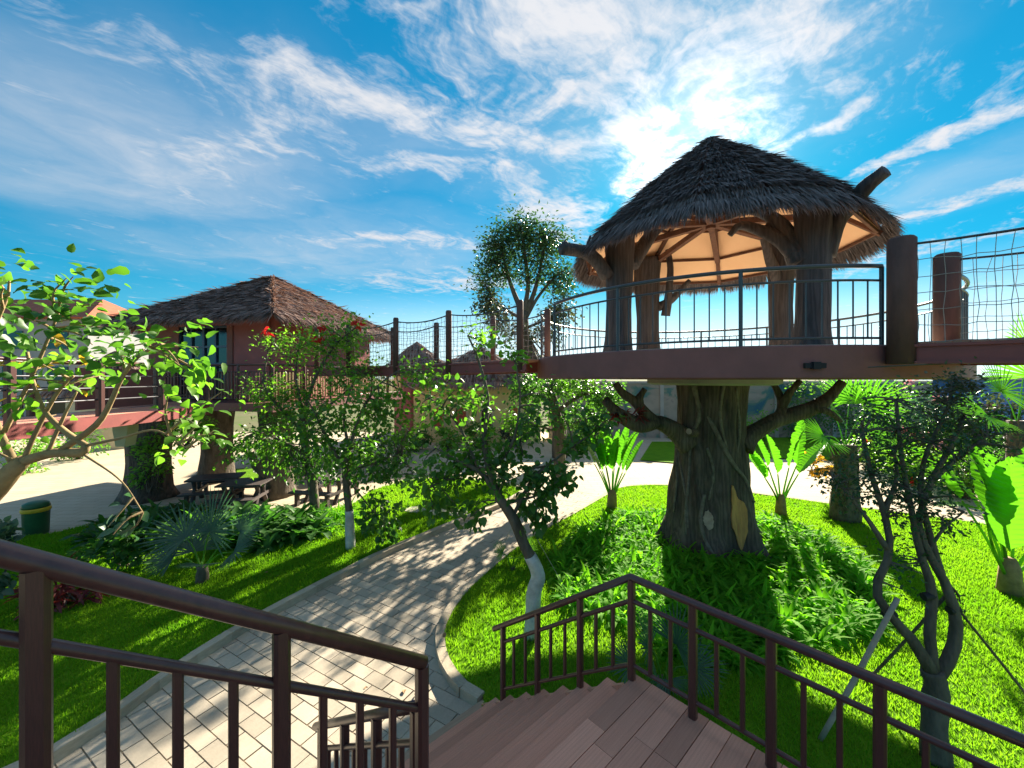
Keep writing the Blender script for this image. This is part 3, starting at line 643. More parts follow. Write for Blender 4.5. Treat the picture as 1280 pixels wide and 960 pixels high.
def scar(pxs, m, off=.035, nm='bare_wood_scar'):
    rj = np.random.default_rng(len(pxs)); pxs = [(p[0] + rj.uniform(-.7, .7), p[1] + rj.uniform(-1, 1)) for p in interp([(u, v, 0) for u, v in pxs] + [(*pxs[0], 0)], 34)[:-1]]
    ring = [on_trunk(u, v, off) for u, v in pxs]
    ctr = on_trunk(np.mean([p[0] for p in pxs]), np.mean([p[1] for p in pxs]), off + .02)
    V = ring + [ctr]; n = len(ring); inner = [np.asarray(p) + (np.array([PC[0], PC[1], p[2]]) - p) * .15 for p in ring]
    V = V + inner
    T = [(k, (k + 1) % n, n) for k in range(n)]; Q = [(k, n + 1 + k, n + 1 + (k + 1) % n, (k + 1) % n) for k in range(n)]
    obj_np(nm, V, [np.array(T), np.array(Q)], m, tk)
scar([(914, 612), (917, 607), (922, 622), (931, 628), (935, 645), (934, 668), (927, 688), (921, 672), (914, 650), (916, 632)], M_WOOD_OCHRE)
scar([(881, 640), (887, 639), (892, 650), (891, 660), (885, 661), (879, 650)], M_WOOD_PINK)
limb([(868, 541, 8.62), (862, 539.5, 8.35)], [.10, .085], 'cut_knot', tk, n=10, k=4)
q = P(861.6, 539.3, 8.345); mb = MB(); mb.tube([q, q + np.array([-.02, -.012, .002])], .06, 12); mb.build('cut_face', M_WOOD_PINK, tk)
# pavilion columns and roof
pv = thing('thatched_pavilion', 'round thatched pavilion with tree shaped columns standing on the platform', 'pavilion', (PC[0], PC[1], PZ))
RE, ZE, ZA = 3.12, 6.98, 9.82
cols = [(773, 9.2, .29), (1015, 7.3, .265), (810, 11.8, .32), (977, 10.3, .27)]
for k, (u, d, r_) in enumerate(cols):
    b = P(u, 400, d); b[2] = PZ; ph = k * 1.7
    mb = MB(); zz = np.linspace(0, 3.05, 26)
    rp = r_ * np.interp(zz, [0, .15, .5, 1.4, 2.0, 2.6, 3.05], [1.35, 1.15, 1.02, .95, 1.0, 1.12, 1.2])
    mb.lathe(b, list(zip(rp, zz)), 28, lambda th, z: 1 + .07 * np.sin(3 * th + z + ph) + .05 * np.sin(7 * th - z * 1.5 + ph) + .03 * np.sin(12 * th + 2 * z))
    mb.build('column', M_COLUMN, pv, True)
LB = [([(760, 345, 9.1), (742, 322, 8.9), (722, 313, 8.75), (702, 311, 8.6)], [.17, .15, .13, .15]), ([(712, 312, 8.7), (703, 304, 8.65)], [.09, .10]),
      ([(790, 330, 9.3), (806, 305, 9.5), (822, 285, 9.8), (838, 278, 10)], [.2, .16, .12, .08]), ([(1000, 330, 7.3), (985, 295, 7.5), (965, 272, 7.7), (935, 262, 7.9), (908, 272, 8.0)], [.2, .14, .11, .09, .06]),
      ([(992, 318, 7.35), (975, 300, 7.5), (950, 288, 7.7), (925, 282, 7.9), (912, 294, 8)], [.15, .12, .10, .08, .06]), ([(968, 274, 7.7), (958, 288, 7.75)], [.08, .08]),
      ([(1032, 320, 7.3), (1046, 275, 7.2), (1066, 255, 7.0), (1084, 232, 6.75), (1107, 213, 6.5)], [.18, .15, .13, .13, .11]), ([(1030, 300, 7.3), (1050, 262, 7.15)], [.12, .08]),
      ([(832, 395, 11.6), (838, 345, 11.4), (835, 312, 11.4)], [.12, .10, .07]), ([(822, 385, 11.7), (842, 372, 11.5), (862, 350, 11.3)], [.14, .10, .06]),
      ([(742, 325, 8.9), (735, 308, 8.9), (738, 295, 9)], [.05, .04, .025]), ([(972, 350, 10.2), (958, 310, 10), (950, 285, 9.9)], [.14, .1, .07])]
for k, (pts, r_) in enumerate(LB): limb(pts, r_, 'branch', pv, M_COLUMN, n=10, k=12, seed=20 + k)
NS = 8; A0 = 14.0
def rp(k, r, z): return pol(A0 + 360 / NS * k, r, z)
zin = lambda r: ZE + .03 + (RE - r) * (ZA - .42 - ZE) / RE        # ceiling height
for k in range(NS):
    for (r0, r1) in ((3.05, 2.35), (2.35, 1.6), (1.6, .05)):
        mb = MB(); a, b, c, d = rp(k, r0, zin(r0)), rp(k + 1, r0, zin(r0)), rp(k + 1, r1, zin(r1)), rp(k, r1, zin(r1))
        up = np.array([0, 0, .03]); mb.add([a, b, c, d, a + up, b + up, c + up, d + up], Q=[(0, 3, 2, 1), (4, 5, 6, 7), (0, 1, 5, 4), (2, 3, 7, 6), (1, 2, 6, 5), (3, 0, 4, 7)])
        mb.build('ceiling_panel', M_CEIL, pv)
    mb = MB(); mb.bar(rp(k, 3.08, zin(3.08) - .05), rp(k, .08, zin(.08) - .05), .10, .09); mb.build('rafter', M_RAFTER, pv)
    for r0 in (3.03, 2.35, 1.6):
        mb = MB(); mb.bar(rp(k, r0, zin(r0) - .05), rp(k + 1, r0, zin(r0) - .05), .05, .06); mb.build('purlin', M_RAFTER, pv)
    mb = MB(); mb.bar(pol(A0 + 45 * k, .08, 7.82), rp(k, 2.38, zin(2.38) - .08), .13, .13); mb.build('tie_beam', M_RAFTER, pv)
    if k % 2 == 0:
        mb = MB(); mb.bar(pol(A0 + 45 * k, .06, 7.85), rp(k, 1.1, zin(1.1) - .08), .10, .10); mb.build('strut', M_RAFTER, pv)
mb = MB(); mb.tube([(PC[0], PC[1], 7.68), (PC[0], PC[1], 9.5)], .11, 10); mb.build('king_post', M_RAFTER, pv)
mb = MB()
kn = [(1.0, ZE + .10), (.86, ZE + .56), (.50, ZE + 1.58), (.016, ZA)]     # slightly bulging profile
V = []; n16 = NS * 2
for (f_, z_) in kn: V += [pol(A0 + 22.5 * k, RE * f_ * (1.0 if k % 2 == 0 else .965) * .985, z_ - .03) for k in range(n16)]
V += [pol(A0 + 22.5 * k, (RE - .14) * (1.0 if k % 2 == 0 else .94), ZE + .18) for k in range(n16)] + [(PC[0], PC[1], ZA - .22)]
Qt = [(r_ * n16 + k, r_ * n16 + (k + 1) % n16, (r_ + 1) * n16 + (k + 1) % n16, (r_ + 1) * n16 + k) for r_ in range(3) for k in range(n16)] + [((k + 1) % n16, k, 4 * n16 + k, 4 * n16 + (k + 1) % n16) for k in range(n16)]
Tt = [(4 * n16 + (k + 1) % n16, 4 * n16 + k, 5 * n16) for k in range(n16)]
base_roof = obj_np('roof_base', V, [np.array(Tt), np.array(Qt)], M_RAFTER, pv)
BLADE = (np.array([(0, -.5, 0), (0, .5, 0), (.55, -.42, .0), (.55, .42, .0), (1, 0, -.03)]), [np.array([(2, 4, 3)]), np.array([(0, 2, 3, 1)])])
def thatch(rng, quads, courses, blade_len, wd, spacing, lift=.10, fringe=.34, thick=.10, eave=True):
    """quads: list of (eaveA, eaveB, topA, topB); courses of blades from eave to top"""
    parts = []
    for (ea, eb, ta, tb) in quads:
        ea, eb, ta, tb = map(np.asarray, (ea, eb, ta, tb)); nrm = np.cross(eb - ea, ta - ea); nrm = nrm / np.linalg.norm(nrm)
        if nrm[2] < 0: nrm = -nrm
        for c in range(courses + 1):
            t = c / courses
            pa, pb = ea + (ta - ea) * t, eb + (tb - eb) * t; L = np.linalg.norm(pb - pa)
            dn = ((ea + eb) / 2 - (ta + tb) / 2); dn /= np.linalg.norm(dn)
            m_ = max(8, int(L / spacing)) * (3 if c == 0 and eave else 1)
            s = rng.uniform(-.005, 1.005, m_)
            pos = pa + (pb - pa) * s[:, None] + nrm * (thick * rng.uniform(.3, 1.0, m_)[:, None]) - dn * rng.uniform(-.02, .07, m_)[:, None]
            ax = dn + rng.normal(size=(m_, 3)) * .10 + nrm * lift * rng.uniform(.3, 1.1, m_)[:, None]
            if c <= 1 and eave: ax = ax + np.array([0, 0, -1]) * rng.uniform(.1, .9 if c == 0 else .4, m_)[:, None]
            ln = blade_len * rng.uniform(.6, 1.15, m_) * (fringe / blade_len * 1.15 if c == 0 else 1)
            scl = np.stack([ln, wd * rng.uniform(.6, 1.3, m_), ln], 1)
            nn = nrm + rng.normal(size=(m_, 3)) * .35
            parts.append(inst(BLADE[0], BLADE[1], pos, frames(ax, nn), scl))
    return merge(parts)
rng = np.random.default_rng(21); bands = []
for k in range(NS * 2):       # rounded eave: sixteen narrow facets
    a0, a1 = A0 + 22.5 * k, A0 + 22.5 * (k + 1)
    rA = RE * (1.0 if k % 2 == 0 else .965); rB = RE * (.965 if k % 2 == 0 else 1.0)
    for (f0, z0_), (f1, z1_) in zip(kn[:-1], kn[1:]): bands.append((pol(a0, rA * f0, z0_), pol(a1, rB * f0, z0_), pol(a0, rA * f1, z1_), pol(a1, rB * f1, z1_), z0_ == kn[0][1], math.hypot((f0 - f1) * RE, z1_ - z0_)))
V, Fc = merge([thatch(rng, [b_[:4]], max(2, round(b_[5] / .30)), .42, .026, .0060, lift=.24, fringe=.40 if b_[4] else .42, thick=.06, eave=b_[4]) for b_ in bands])
o = obj_np('thatch', V, Fc, M_THATCH, pv); o['kind'] = 'stuff'
mc = 900; th_ = rng.uniform(0, 6.283, mc); rad_ = rng.uniform(.0, .30, mc)
pos = np.stack([PC[0] + rad_ * np.cos(th_), PC[1] + rad_ * np.sin(th_), ZA + .10 - rad_ * .85], 1); axc = np.stack([np.cos(th_), np.sin(th_), np.full(mc, -.95)], 1) + rng.normal(size=(mc, 3)) * .1
V, Fc = inst(BLADE[0], BLADE[1], pos, frames(axc, np.stack([np.cos(th_), np.sin(th_), np.full(mc, 1.)], 1)), np.stack([rng.uniform(.25, .45, mc), np.full(mc, .03), np.full(mc, .4)], 1)); o = obj_np('thatch_cap', V, Fc, M_THATCH, pv); o['kind'] = 'stuff'
# platform railing
prl = thing('platform_railing', 'curved slate blue metal railing round the tree platform', 'railing', (PC[0], PC[1], PZ))
pbal = unit_cyl('baluster', M_RAIL_BLUE, 8); ppost = unit_cyl('post', M_RAIL_BLUE, 10)
RR = PR - .10
gL = (173.0, 197.0)       # bridge openings in degrees round the platform centre
a_r1 = math.degrees(math.atan2(*(P(1128, 400, 5.28)[:2] - PC)[::-1])) % 360
gR = (a_r1 - .5, a_r1 + 20)
arcs = [(gR[1], 360 + gL[0]), (gL[1], gR[0])]
for (a0, a1) in arcs:
    n = max(2, int((a1 - a0) / 24)); stp = (a1 - a0) / n
    for z_, r_, nm in ((1.10, .030, 'handrail'), (.90, .017, 'middle_rail'), (.10, .017, 'bottom_rail')):
        mb = MB(); mb.tube([pol(a, RR, PZ + z_) for a in np.linspace(a0, a1, int((a1 - a0) / 3) + 2)], r_, 10); mb.build(nm, M_RAIL_BLUE, prl, True)
    for k in range(n + 1):
        piece('post', ppost, prl, pol(a0 + k * stp, RR, PZ - .01), 0, (.028, .028, 1.10))
        if k < n:
            for j in range(1, 9): piece('baluster', pbal, prl, pol(a0 + (k + j / 9) * stp, RR, PZ + .10), 0, (.0105, .0105, .80))

# ================================================================== BRIDGES
def net(mb, fa, fb, n, m, r=.006, sag=.0, rng=None):
    """fa(t), fb(t): bottom and top lines"""
    for j in range(m + 1):
        mb.tube([fa(t) + (fb(t) - fa(t)) * (j / m) + (0 if rng is None else rng.normal(size=3) * .012) for t in np.linspace(0, 1, n + 1)], r, 4, cap=False)
    for i in range(n + 1):
        t = i / n; mb.tube([fa(t) + (fb(t) - fa(t)) * s + (0 if rng is None else rng.normal(size=3) * .012) for s in np.linspace(0, 1, m + 1)], r, 4, cap=False)
def bridge(name, label, p0, p1, width, posts0, posts1, hp, group, sag=.15, pr=.10, beam_h=.26, zoff=0.0, netm=6, openend=1):
    """suspension bridge from p0 to p1 (deck level points)"""
    p0, p1 = np.asarray(p0, float), np.asarray(p1, float); d = p1 - p0; L = np.linalg.norm(d[:2]); dh = np.array([d[0], d[1], 0]) / L; sdv = np.array([-dh[1], dh[0], 0])
    br = thing(name, label, 'bridge', tuple(p0 + np.array([0, 0, -beam_h])), group)
    rng = np.random.default_rng(int(abs(p0[0] * 100)))
    def line(t, s, z): return p0 + d * t + sdv * (s * width / 2) + np.array([0, 0, z - sag * 4 * t * (1 - t) * .3])
    for s in (-1, 1):
        mb = MB()
        ts = np.linspace(0, 1, 9)
        for a, b in zip(ts[:-1], ts[1:]):
            mb.bar(line(a, s, -.13), line(b, s, -.13), .06, .20); mb.bar(line(a, s, -.02), line(b, s, -.02), .14, .035); mb.bar(line(a, s, -.24), line(b, s, -.24), .14, .035)
        mb.build('beam', M_REDSTEEL, br)
        posts = posts0 if s == -1 else posts1
        for t in posts:
            b = line(t, s * 1.02, -.26); mb = MB(); mb.tube([b, b + np.array([0, 0, hp + .26 - .03]), b + np.array([0, 0, hp + .26])], [pr * 1.02, pr, pr * .8], 14, wob=.06, seed=int(t * 50)); mb.build('post', M_POST, br, True)
        for a, b in zip(posts[:-1], posts[1:]):
            top = lambda t: line(a + (b - a) * t, s, hp - .10 - sag * 4 * t * (1 - t)); bot = lambda t: line(a + (b - a) * t, s, .02)
            mb = MB(); mb.tube([top(t) for t in np.linspace(0, 1, 10)], .016, 6, cap=False); mb.build('cable', M_CABLE, br, True)
            mb = MB(); net(mb, bot, top, max(6, int((b - a) * L / .13)), netm, .0045, rng=rng); mb.build('net', M_ROPE, br)
    nb = int(L / .15)
    for k in range(nb):
        a = line((k + .5) / nb, 0, .012); mb = None
        piece('deck_plank', brd, br, a - np.array([0, 0, .012]), math.atan2(sdv[1], sdv[0]), (width - .05, .138, .03))
    return br
q0 = pol(a_r1 + 11, PR - .02, PZ - .03)
pA = P(1128, 430, 5.28)[:2]; dirR = np.array([.455, -.89])
nR = np.array([-dirR[1], dirR[0]]); wR = 1.5
c0 = pA + nR * wR / 2; r0 = np.array([c0[0], c0[1], PZ - .01])
bridge('suspension_bridge', 'red beamed suspension bridge with thick brown posts and rope netting over the fan palms', r0, r0 + np.array([dirR[0] * 8, dirR[1] * 8, -.05]), wR, [0, .5, 1.0], [0, .5, 1.0], 1.42, 'suspension bridges', sag=.12, pr=.15)
L0 = pol(185, PR - .03, PZ - .06); L1 = np.array([-6.3, 13.6, 4.40])
bridge('suspension_bridge', 'red beamed suspension bridge with netting running from the platform to the brown hut', L0, L1, 1.3, [0.02, .22, .47, .70, .95], [.02, .27, .50, .75, .95], 1.32, 'suspension bridges', sag=.10, pr=.075, netm=8)
# lower stay wire along the slab
mb = MB(); mb.tube([P(1085, 459, 5.25), P(1170, 455, 5.0), P(1330, 448, 4.2)], .010, 6); mb.build('stay_wire', M_CABLE, bpy.data.objects['suspension_bridge'])
# ================================================================== HUT
HCN = np.array([-10.2, 16.9]); hn = np.array([.518, -.856]); hp_ = np.array([.856, .518]); HD = 3.3
def Hh(k, r, z):   # k: 0 near corner, 1 right, 2 back, 3 left
    d = [hn, hp_, -hn, -hp_][k % 4]; p = HCN + d * r; return np.array([p[0], p[1], z])
hut = thing('thatched_hut', 'brown stuccoed hut with a pyramid thatched roof on a raised deck', 'hut', (HCN[0], HCN[1], HD))
WR = 3.9; WT = 6.25
for k in (1, 2):
    a, b = Hh(k, WR, 0), Hh(k + 1, WR, 0); mb = MB(); mb.bar(a + [0, 0, (HD + WT) / 2], b + [0, 0, (HD + WT) / 2], .16, WT - HD); mb.build('wall', M_STUCCO, hut)
# near right wall
a, b = Hh(0, WR, 0), Hh(1, WR, 0); mb = MB(); mb.bar(a + [0, 0, (HD + WT) / 2], b + [0, 0, (HD + WT) / 2], .16, WT - HD); mb.build('wall', M_STUCCO, hut)
# near left wall with the glazed door opening
a, b = Hh(0, WR, 0), Hh(3, WR, 0); dd = (b - a); LW = np.linalg.norm(dd); dd /= LW; nl = np.array([-.953, -.303, 0]); nl = np.cross([0, 0, 1], dd); nl = nl if np.dot(nl[:2], a[:2] - HCN) > 0 else -nl
def tt(u):   # where the wall crosses photo column u
    k = (u - U0) / F; return (a[0] - k * a[1]) / (k * dd[1] - dd[0])
t0, t1 = tt(286), tt(226)
def wseg(s0, s1, z0, z1, m, nm, th=.16, off=0.0, par=None):
    mb = MB(); p, q_ = a + dd * s0 + nl * off, a + dd * s1 + nl * off; mb.bar(p + [0, 0, (z0 + z1) / 2], q_ + [0, 0, (z0 + z1) / 2], th, z1 - z0); return mb.build(nm, m, par or hut)
wseg(.09, t0, HD, WT, M_STUCCO, 'wall'); wseg(t1, LW, HD, WT, M_BROWNWALL, 'wall'); wseg(t0, t1, 5.95, WT, M_STUCCO, 'wall')
dr_ = wseg(t0, t1, HD + .02, 5.95, M_GLASS, 'glass_door', .02, -.02)
wd_ = (t1 - t0)
for s in (0, .25, .5, .75, 1): wseg(t0 + wd_ * s - (.05 if s in (.5,) else .03), t0 + wd_ * s + (.05 if s in (.5,) else .03), HD + .02, 5.95, M_FRAME_BLUE, 'door_frame', .07, .01, dr_)
for z in (HD + .06, HD + .75, HD + 1.3, HD + 1.9, 5.9): wseg(t0, t1, z - .035, z + .035, M_FRAME_BLUE, 'glazing_bar', .05, .013, dr_)
wseg(t0 - .3, t0 - .06, HD, 5.9, M_BROWNWALL, 'door_surround', .05, .1)
# hut deck and its supports
dk = thing('hut_deck', 'raised square plum deck around the brown hut', 'deck', (HCN[0], HCN[1], HD - .3))
mb = MB(); mb.prism([Hh(k, 5.6, 0)[:2] for k in range(4)], HD - .26, HD - .002); mb.build('deck_slab', M_SLAB, dk)
for k in (0, 3):
    c0, c1 = Hh(k, 5.52, HD), Hh(k + 1, 5.52, HD)
    L = np.linalg.norm(c1 - c0)
    for z, r_, nm in ((1.2, .035, 'handrail'), (.98, .02, 'middle_rail'), (.12, .02, 'bottom_rail')):
        mb = MB(); mb.tube([c0 + [0, 0, z], c1 + [0, 0, z]], r_, 8); mb.build(nm, M_RAIL, dk, True)
    for i in range(7): piece('rail_post', post_me, dk, c0 + (c1 - c0) * i / 6, 0, (.08, .08, 1.2))
    bm_ = unit_cyl('bamboo_baluster', M_BAMBOO if k == 0 else M_RAIL, 6)
    for i in range(60):
        if i % 10: piece('bamboo_baluster' if k == 0 else 'baluster', bm_, dk, c0 + (c1 - c0) * i / 60 + [0, 0, .12], 0, (.022, .022, .86))
for u, v, r_, lab in [(345, 619, .50, 'stout sculpted tree trunk pillar with a stub limb under the deck by the picnic tables'), (271, 600, .55, 'pale sculpted trunk pillar behind the picnic tables'), (186, 622, .62, 'dark sculpted trunk pillar below the hut door')]:
    b = G(u, v); t = thing('trunk_pillar', lab, 'pillar', tuple(b), 'sculpted pillars under the hut deck')
    mb = MB(); zz = np.linspace(0, HD - .26, 18); mb.lathe(b, list(zip(r_ * np.interp(zz, [0, .3, 1.2, 3.1], [1.3, 1.08, .95, 1.15]), zz)), 24, lambda th, z: 1 + .06 * np.sin(4 * th + z) + .04 * np.sin(9 * th - z * 2)); mb.build('trunk', M_BARK if u != 186 else M_TRUNK, t, True)
    if u == 345: limb([(340, 601, 13.6), (328, 590, 13.4), (318, 577, 13.2), (314, 567, 13.1)], [.17, .15, .13, .13], 'stub_limb', t, M_BARK, seed=3)
# roof of the hut
ER, EZ, AZ = 4.95, 6.12, 8.32
rf = thing('hut_roof', 'wide reddish brown thatched pyramid roof over the brown hut', 'roof', (HCN[0], HCN[1], EZ))
V = [Hh(k, ER, EZ) for k in range(4)] + [(HCN[0], HCN[1], AZ - .06)]; obj_np('roof_base', V, [np.array([(0, 1, 4), (1, 2, 4), (2, 3, 4), (3, 0, 4)]), np.array([(3, 2, 1, 0)])], M_RAFTER, rf)
rng = np.random.default_rng(31); qs = []
top = np.array([HCN[0], HCN[1], AZ])
for k in range(4): qs.append((Hh(k, ER, EZ + .05), Hh(k + 1, ER, EZ + .05), top, top))
V, Fc = thatch(rng, qs, 16, .50, .038, .0085, lift=.22, fringe=.48, thick=.07)
o = obj_np('thatch', V, Fc, M_THATCH_H, rf); o['kind'] = 'stuff'
hipb = []
for k in range(4):
    s = rng.uniform(0, 1, 700); pos = Hh(k, ER, EZ + .14) + (top + [0, 0, .1] - Hh(k, ER, EZ + .14)) * s[:, None]; ax = (Hh(k, ER, EZ) - top); ax = ax / np.linalg.norm(ax)
    hipb.append(inst(BLADE[0], BLADE[1], pos + rng.normal(size=(700, 3)) * .03, frames(ax + rng.normal(size=(700, 3)) * .28, np.array([[0, 0, 1.]]) + rng.normal(size=(700, 3)) * .4), np.stack([rng.uniform(.25, .5, 700), np.full(700, .05), np.full(700, .4)], 1)))
V, Fc = merge(hipb); o = obj_np('hip_thatch', V, Fc, M_THATCH_H, rf); o['kind'] = 'stuff'
# walkway towards the left foreground
wk = thing('walkway', 'red edged raised walkway running past the leafy branches to the hut deck', 'walkway', (-9, 8, 3.0))
def wkp(t, s, z): return np.array([-8.9 + .5 * t - s, 11.6 - 9.5 * t, HD - .02 + z])
for s in (0, 1.5):
    mb = MB(); mb.bar(wkp(0, s, -.13), wkp(1, s, -.13), .10, .26); mb.build('edge_beam', M_REDSTEEL, wk)
for k in range(62):
    c = wkp((k + .5) / 62, .75, -.03); piece('deck_plank', brd, wk, c, -.0527, (1.42, .148, .03))
for s in (.02, 1.48):
    for z, r_ in ((1.15, .03), (.6, .015), (.35, .015), (.85, .015)):
        mb = MB(); mb.tube([wkp(0, s, z), wkp(1, s, z)], r_, 8); mb.build('handrail' if z > 1 else 'rail_wire', M_RAIL if z > 1 else M_CABLE, wk, True)
    for k in range(7):
        c = wkp(k / 6, s, 0); piece('rail_post', post_me, wk, c, 0, (.13, .13, 1.2))
mb = MB(); mb.bar(wkp(.02, 1.46, .55), wkp(.24, 1.46, .55), .05, 1.0); mb.build('side_panel', M_BROWNWALL, wk)
for t in (.62,):
    c = wkp(t, .75, 0); mb = MB(); mb.prism([(c[0] - .14, c[1] - .14), (c[0] + .14, c[1] - .14), (c[0] + .14, c[1] + .14), (c[0] - .14, c[1] + .14)], 0, HD - .28); mb.build('pier', M_PIER, wk)
c = P(157, 520, 10.2); mb = MB(); V = []
for (z_, w_) in ((HD - .27, .20), (2.75, .19), (2.35, .11)):
    V += [(c[0] - w_, c[1] - .15, z_), (c[0] + w_, c[1] - .15, z_), (c[0] + w_, c[1] + .15, z_), (c[0] - w_, c[1] + .15, z_)]
mb.add(V, Q=[(k * 4 + j, k * 4 + (j + 1) % 4, k * 4 + 4 + (j + 1) % 4, k * 4 + 4 + j) for k in range(2) for j in range(4)] + [(8, 9, 10, 11), (3, 2, 1, 0)]); mb.build('corbel', M_PIER, wk)
# ================================================================== PICNIC TABLES, BIN
def picnic(label, x, y, rz, L=1.5):
    t = thing('picnic_table', label, 'picnic table', (x, y, 0), 'dark picnic tables under the hut'); c, s = math.cos(rz), math.sin(rz)
    def w(px_, py_, pz_): return np.array([x + c * px_ - s * py_, y + s * px_ + c * py_, pz_])
    X, Y = np.array([c, s, 0]), np.array([-s, c, 0])
    for k in range(5):
        mb = MB(); mb.box(w(0, -.34 + .17 * k, .76), X * L, Y * .16, (0, 0, .05)); mb.build('top_board', M_DARKWOOD, t)
    for sy in (-1, 1):
        for k in range(2):
            mb = MB(); mb.box(w(0, sy * (.72 + .15 * k), .44), X * L, Y * .14, (0, 0, .05)); mb.build('seat_board', M_DARKWOOD, t)
    for sx in (-1, 1):
        for sy in (-1, 1):
            mb = MB(); mb.tube(interp([w(sx * L * .36, sy * .26, .73), w(sx * L * .36, sy * .18, .45), w(sx * L * .36, sy * .42, 0)], 7), [.07, .06, .075], 8); mb.build('leg', M_DARKWOOD, t)
            mb = MB(); mb.bar(w(sx * L * .36, sy * .79, 0), w(sx * L * .36, sy * .79, .415), .12, .10, up=X); mb.build('bench_leg', M_DARKWOOD, t)
        mb = MB(); mb.bar(w(sx * L * .36 + .05, -.84, .36), w(sx * L * .36 + .05, .84, .36), .05, .09); mb.build('cross_bar', M_DARKWOOD, t)
p = G(262, 628); picnic('dark wooden picnic table beside the stout trunk pillar, nearer the palm clump', p[0], p[1] + .3, .35)
p = G(300, 640); picnic('dark wooden picnic table just behind the broad leaved shrubs', p[0] - .2, p[1] + .5, .15, 1.3)
p = G(405, 628); picnic('dark wooden picnic table between the stout pillar and the whitewashed tree', p[0], p[1] + .3, -.2)
p = G(45, 668); bn = thing('litter_bin', 'round dark green litter bin with a yellow rim band on the plaza edge', 'litter bin', tuple(p))
mb = MB(); mb.lathe(p, [(.22, 0), (.235, .05), (.25, .60), (.25, .64)], 24); mb.build('bin_body', M_BIN, bn, True)
mb = MB(); mb.lathe(p, [(.262, .61), (.275, .63), (.275, .69), (.262, .71)], 24); mb.build('rim_band', M_BINY, bn, True)
mb = MB(); mb.lathe(p, [(.25, .71), (.26, .74), (.24, .82), (.15, .86), (.0, .87)], 24); mb.build('lid', M_BIN, bn, True)
# ================================================================== BACKGROUND BUILDINGS
bw = thing('garden_wall', 'long painted garden wall with faded murals behind the sculpted tree', 'wall', (14, 27, 0))
x0 = 2.5
for k in range(9):
    x1 = x0 + 3.9; mb = MB(); mb.bx(x0, x1 - .25, 27, 27.2, 0, 3.7); mb.build('mural_panel', M_MURAL, bw)
    mb = MB(); mb.bx(x1 - .25, x1 + .0, 26.9, 27.3, 0, 3.95); mb.build('pilaster', M_GREYWALL, bw); x0 = x1
mb = MB(); mb.bx(2.5, x0, 26.93, 27.27, 3.7, 3.86); mb.build('coping', M_GREYWALL, bw)
cb_ = thing('cream_building', 'low cream yellow building with arched niches and a thatched roof', 'building', (-2.5, 25, 0))
mb = MB(); mb.bx(-6.2, 1.8, 25, 29, 0, 3.5); mb.build('wall', M_CREAM, cb_)
def arch(xc, zb, w_, h, y, m, nm, parent, dep=.1):
    mb = MB(); pts = [(xc - w_ / 2, zb)] + [(xc + w_ / 2, zb)] + [(xc + w_ / 2 * math.cos(t), zb + h + w_ / 2 * math.sin(t)) for t in np.linspace(0, math.pi, 9)]
    n = len(pts); V = [(x, y - dep, z) for x, z in pts] + [(x, y, z) for x, z in pts]
    mb.add(V, Q=[(k, (k + 1) % n, n + (k + 1) % n, n + k) for k in range(n)]); mb.poly = [np.arange(n)[::-1]]; return mb.build(nm, m, parent)
for xc in (-4.6, -3.2, -1.6, .2):
    ao = arch(xc, 1.0, .9, .9, 25.0, M_PIER, 'arch_surround', cb_, .08); arch(xc, 1.05, .62, .85, 24.92, M_TILE if xc != -1.6 else M_GLASS, 'window', ao, .04)
for (cx, cy, r_, ze, za, lab) in [(-2.2, 27, 5.2, 3.75, 6.1, 'low grey brown thatched roof of the cream building'), (-7.2, 30, 2.8, 4.6, 6.7, 'small pinkish conical thatched roof behind the rope bridge'), (-24, 24, 3.4, 3.3, 5.6, 'broad thatched roof of a hut behind the leafy branches')]:
    t = thing('thatched_roof', lab, 'roof', (cx, cy, ze), 'far thatched roofs'); mb = MB()
    n = 10; ring = [(cx + r_ * math.cos(6.2832 * k / n), cy + r_ * .62 * math.sin(6.2832 * k / n), ze) for k in range(n)]
    obj_np('roof_base', ring + [(cx, cy, za - .05)], [np.array([(k, (k + 1) % n, n) for k in range(n)]), ], M_RAFTER, t)
    qs = [(np.array(ring[k]), np.array(ring[(k + 1) % n]), np.array((cx, cy, za)), np.array((cx, cy, za))) for k in range(n)]
    V, Fc = thatch(rng, qs, 9, .7, .10, .07, fringe=.5); o = obj_np('thatch', V, Fc, M_THATCH_H, t); o['kind'] = 'stuff'
    if cx != -2.2:
        mb = MB(); mb.lathe((cx, cy, 0), [(r_ * .6, 0), (r_ * .6, ze + .3)], 12); mb.build('wall', M_PIER if cx < -10 else M_STUCCO, t)
rh = thing('red_roof_house', 'white house with a red tiled roof beyond the hut', 'house', (-36, 30, 0))
mb = MB(); mb.bx(-42, -31, 29, 35, 0, 8.4); mb.build('wall', M_WHITEW, rh)
for k in range(3):
    for z in (1.2, 3.6, 6.2):
        mb = MB(); mb.bx(-40.5 + 3.3 * k, -39 + 3.3 * k, 28.93, 28.99, z, z + 1.3); mb.build('window', M_GLASS, rh)
mb = MB(); mb.add([(-42.7, 28.2, 8.4), (-30.3, 28.2, 8.4), (-30.3, 35.8, 8.4), (-42.7, 35.8, 8.4), (-40, 32, 10.4), (-33, 32, 10.4)], [(1, 2, 5), (3, 0, 4)], [(0, 1, 5, 4), (2, 3, 4, 5), (3, 2, 1, 0)]); mb.build('roof', M_TILE, rh)
bp = thing('blue_booth', 'small blue garden booth behind the flowering shrubs', 'booth', (17, 20, 0))
mb = MB(); mb.bx(21.2, 24.5, 18.5, 20, 0, 4.0); mb.build('wall', M_BLUE, bp); mb = MB(); mb.bx(21.0, 24.7, 18.3, 20.2, 4.0, 4.15); mb.build('roof', M_GREYWALL, bp)
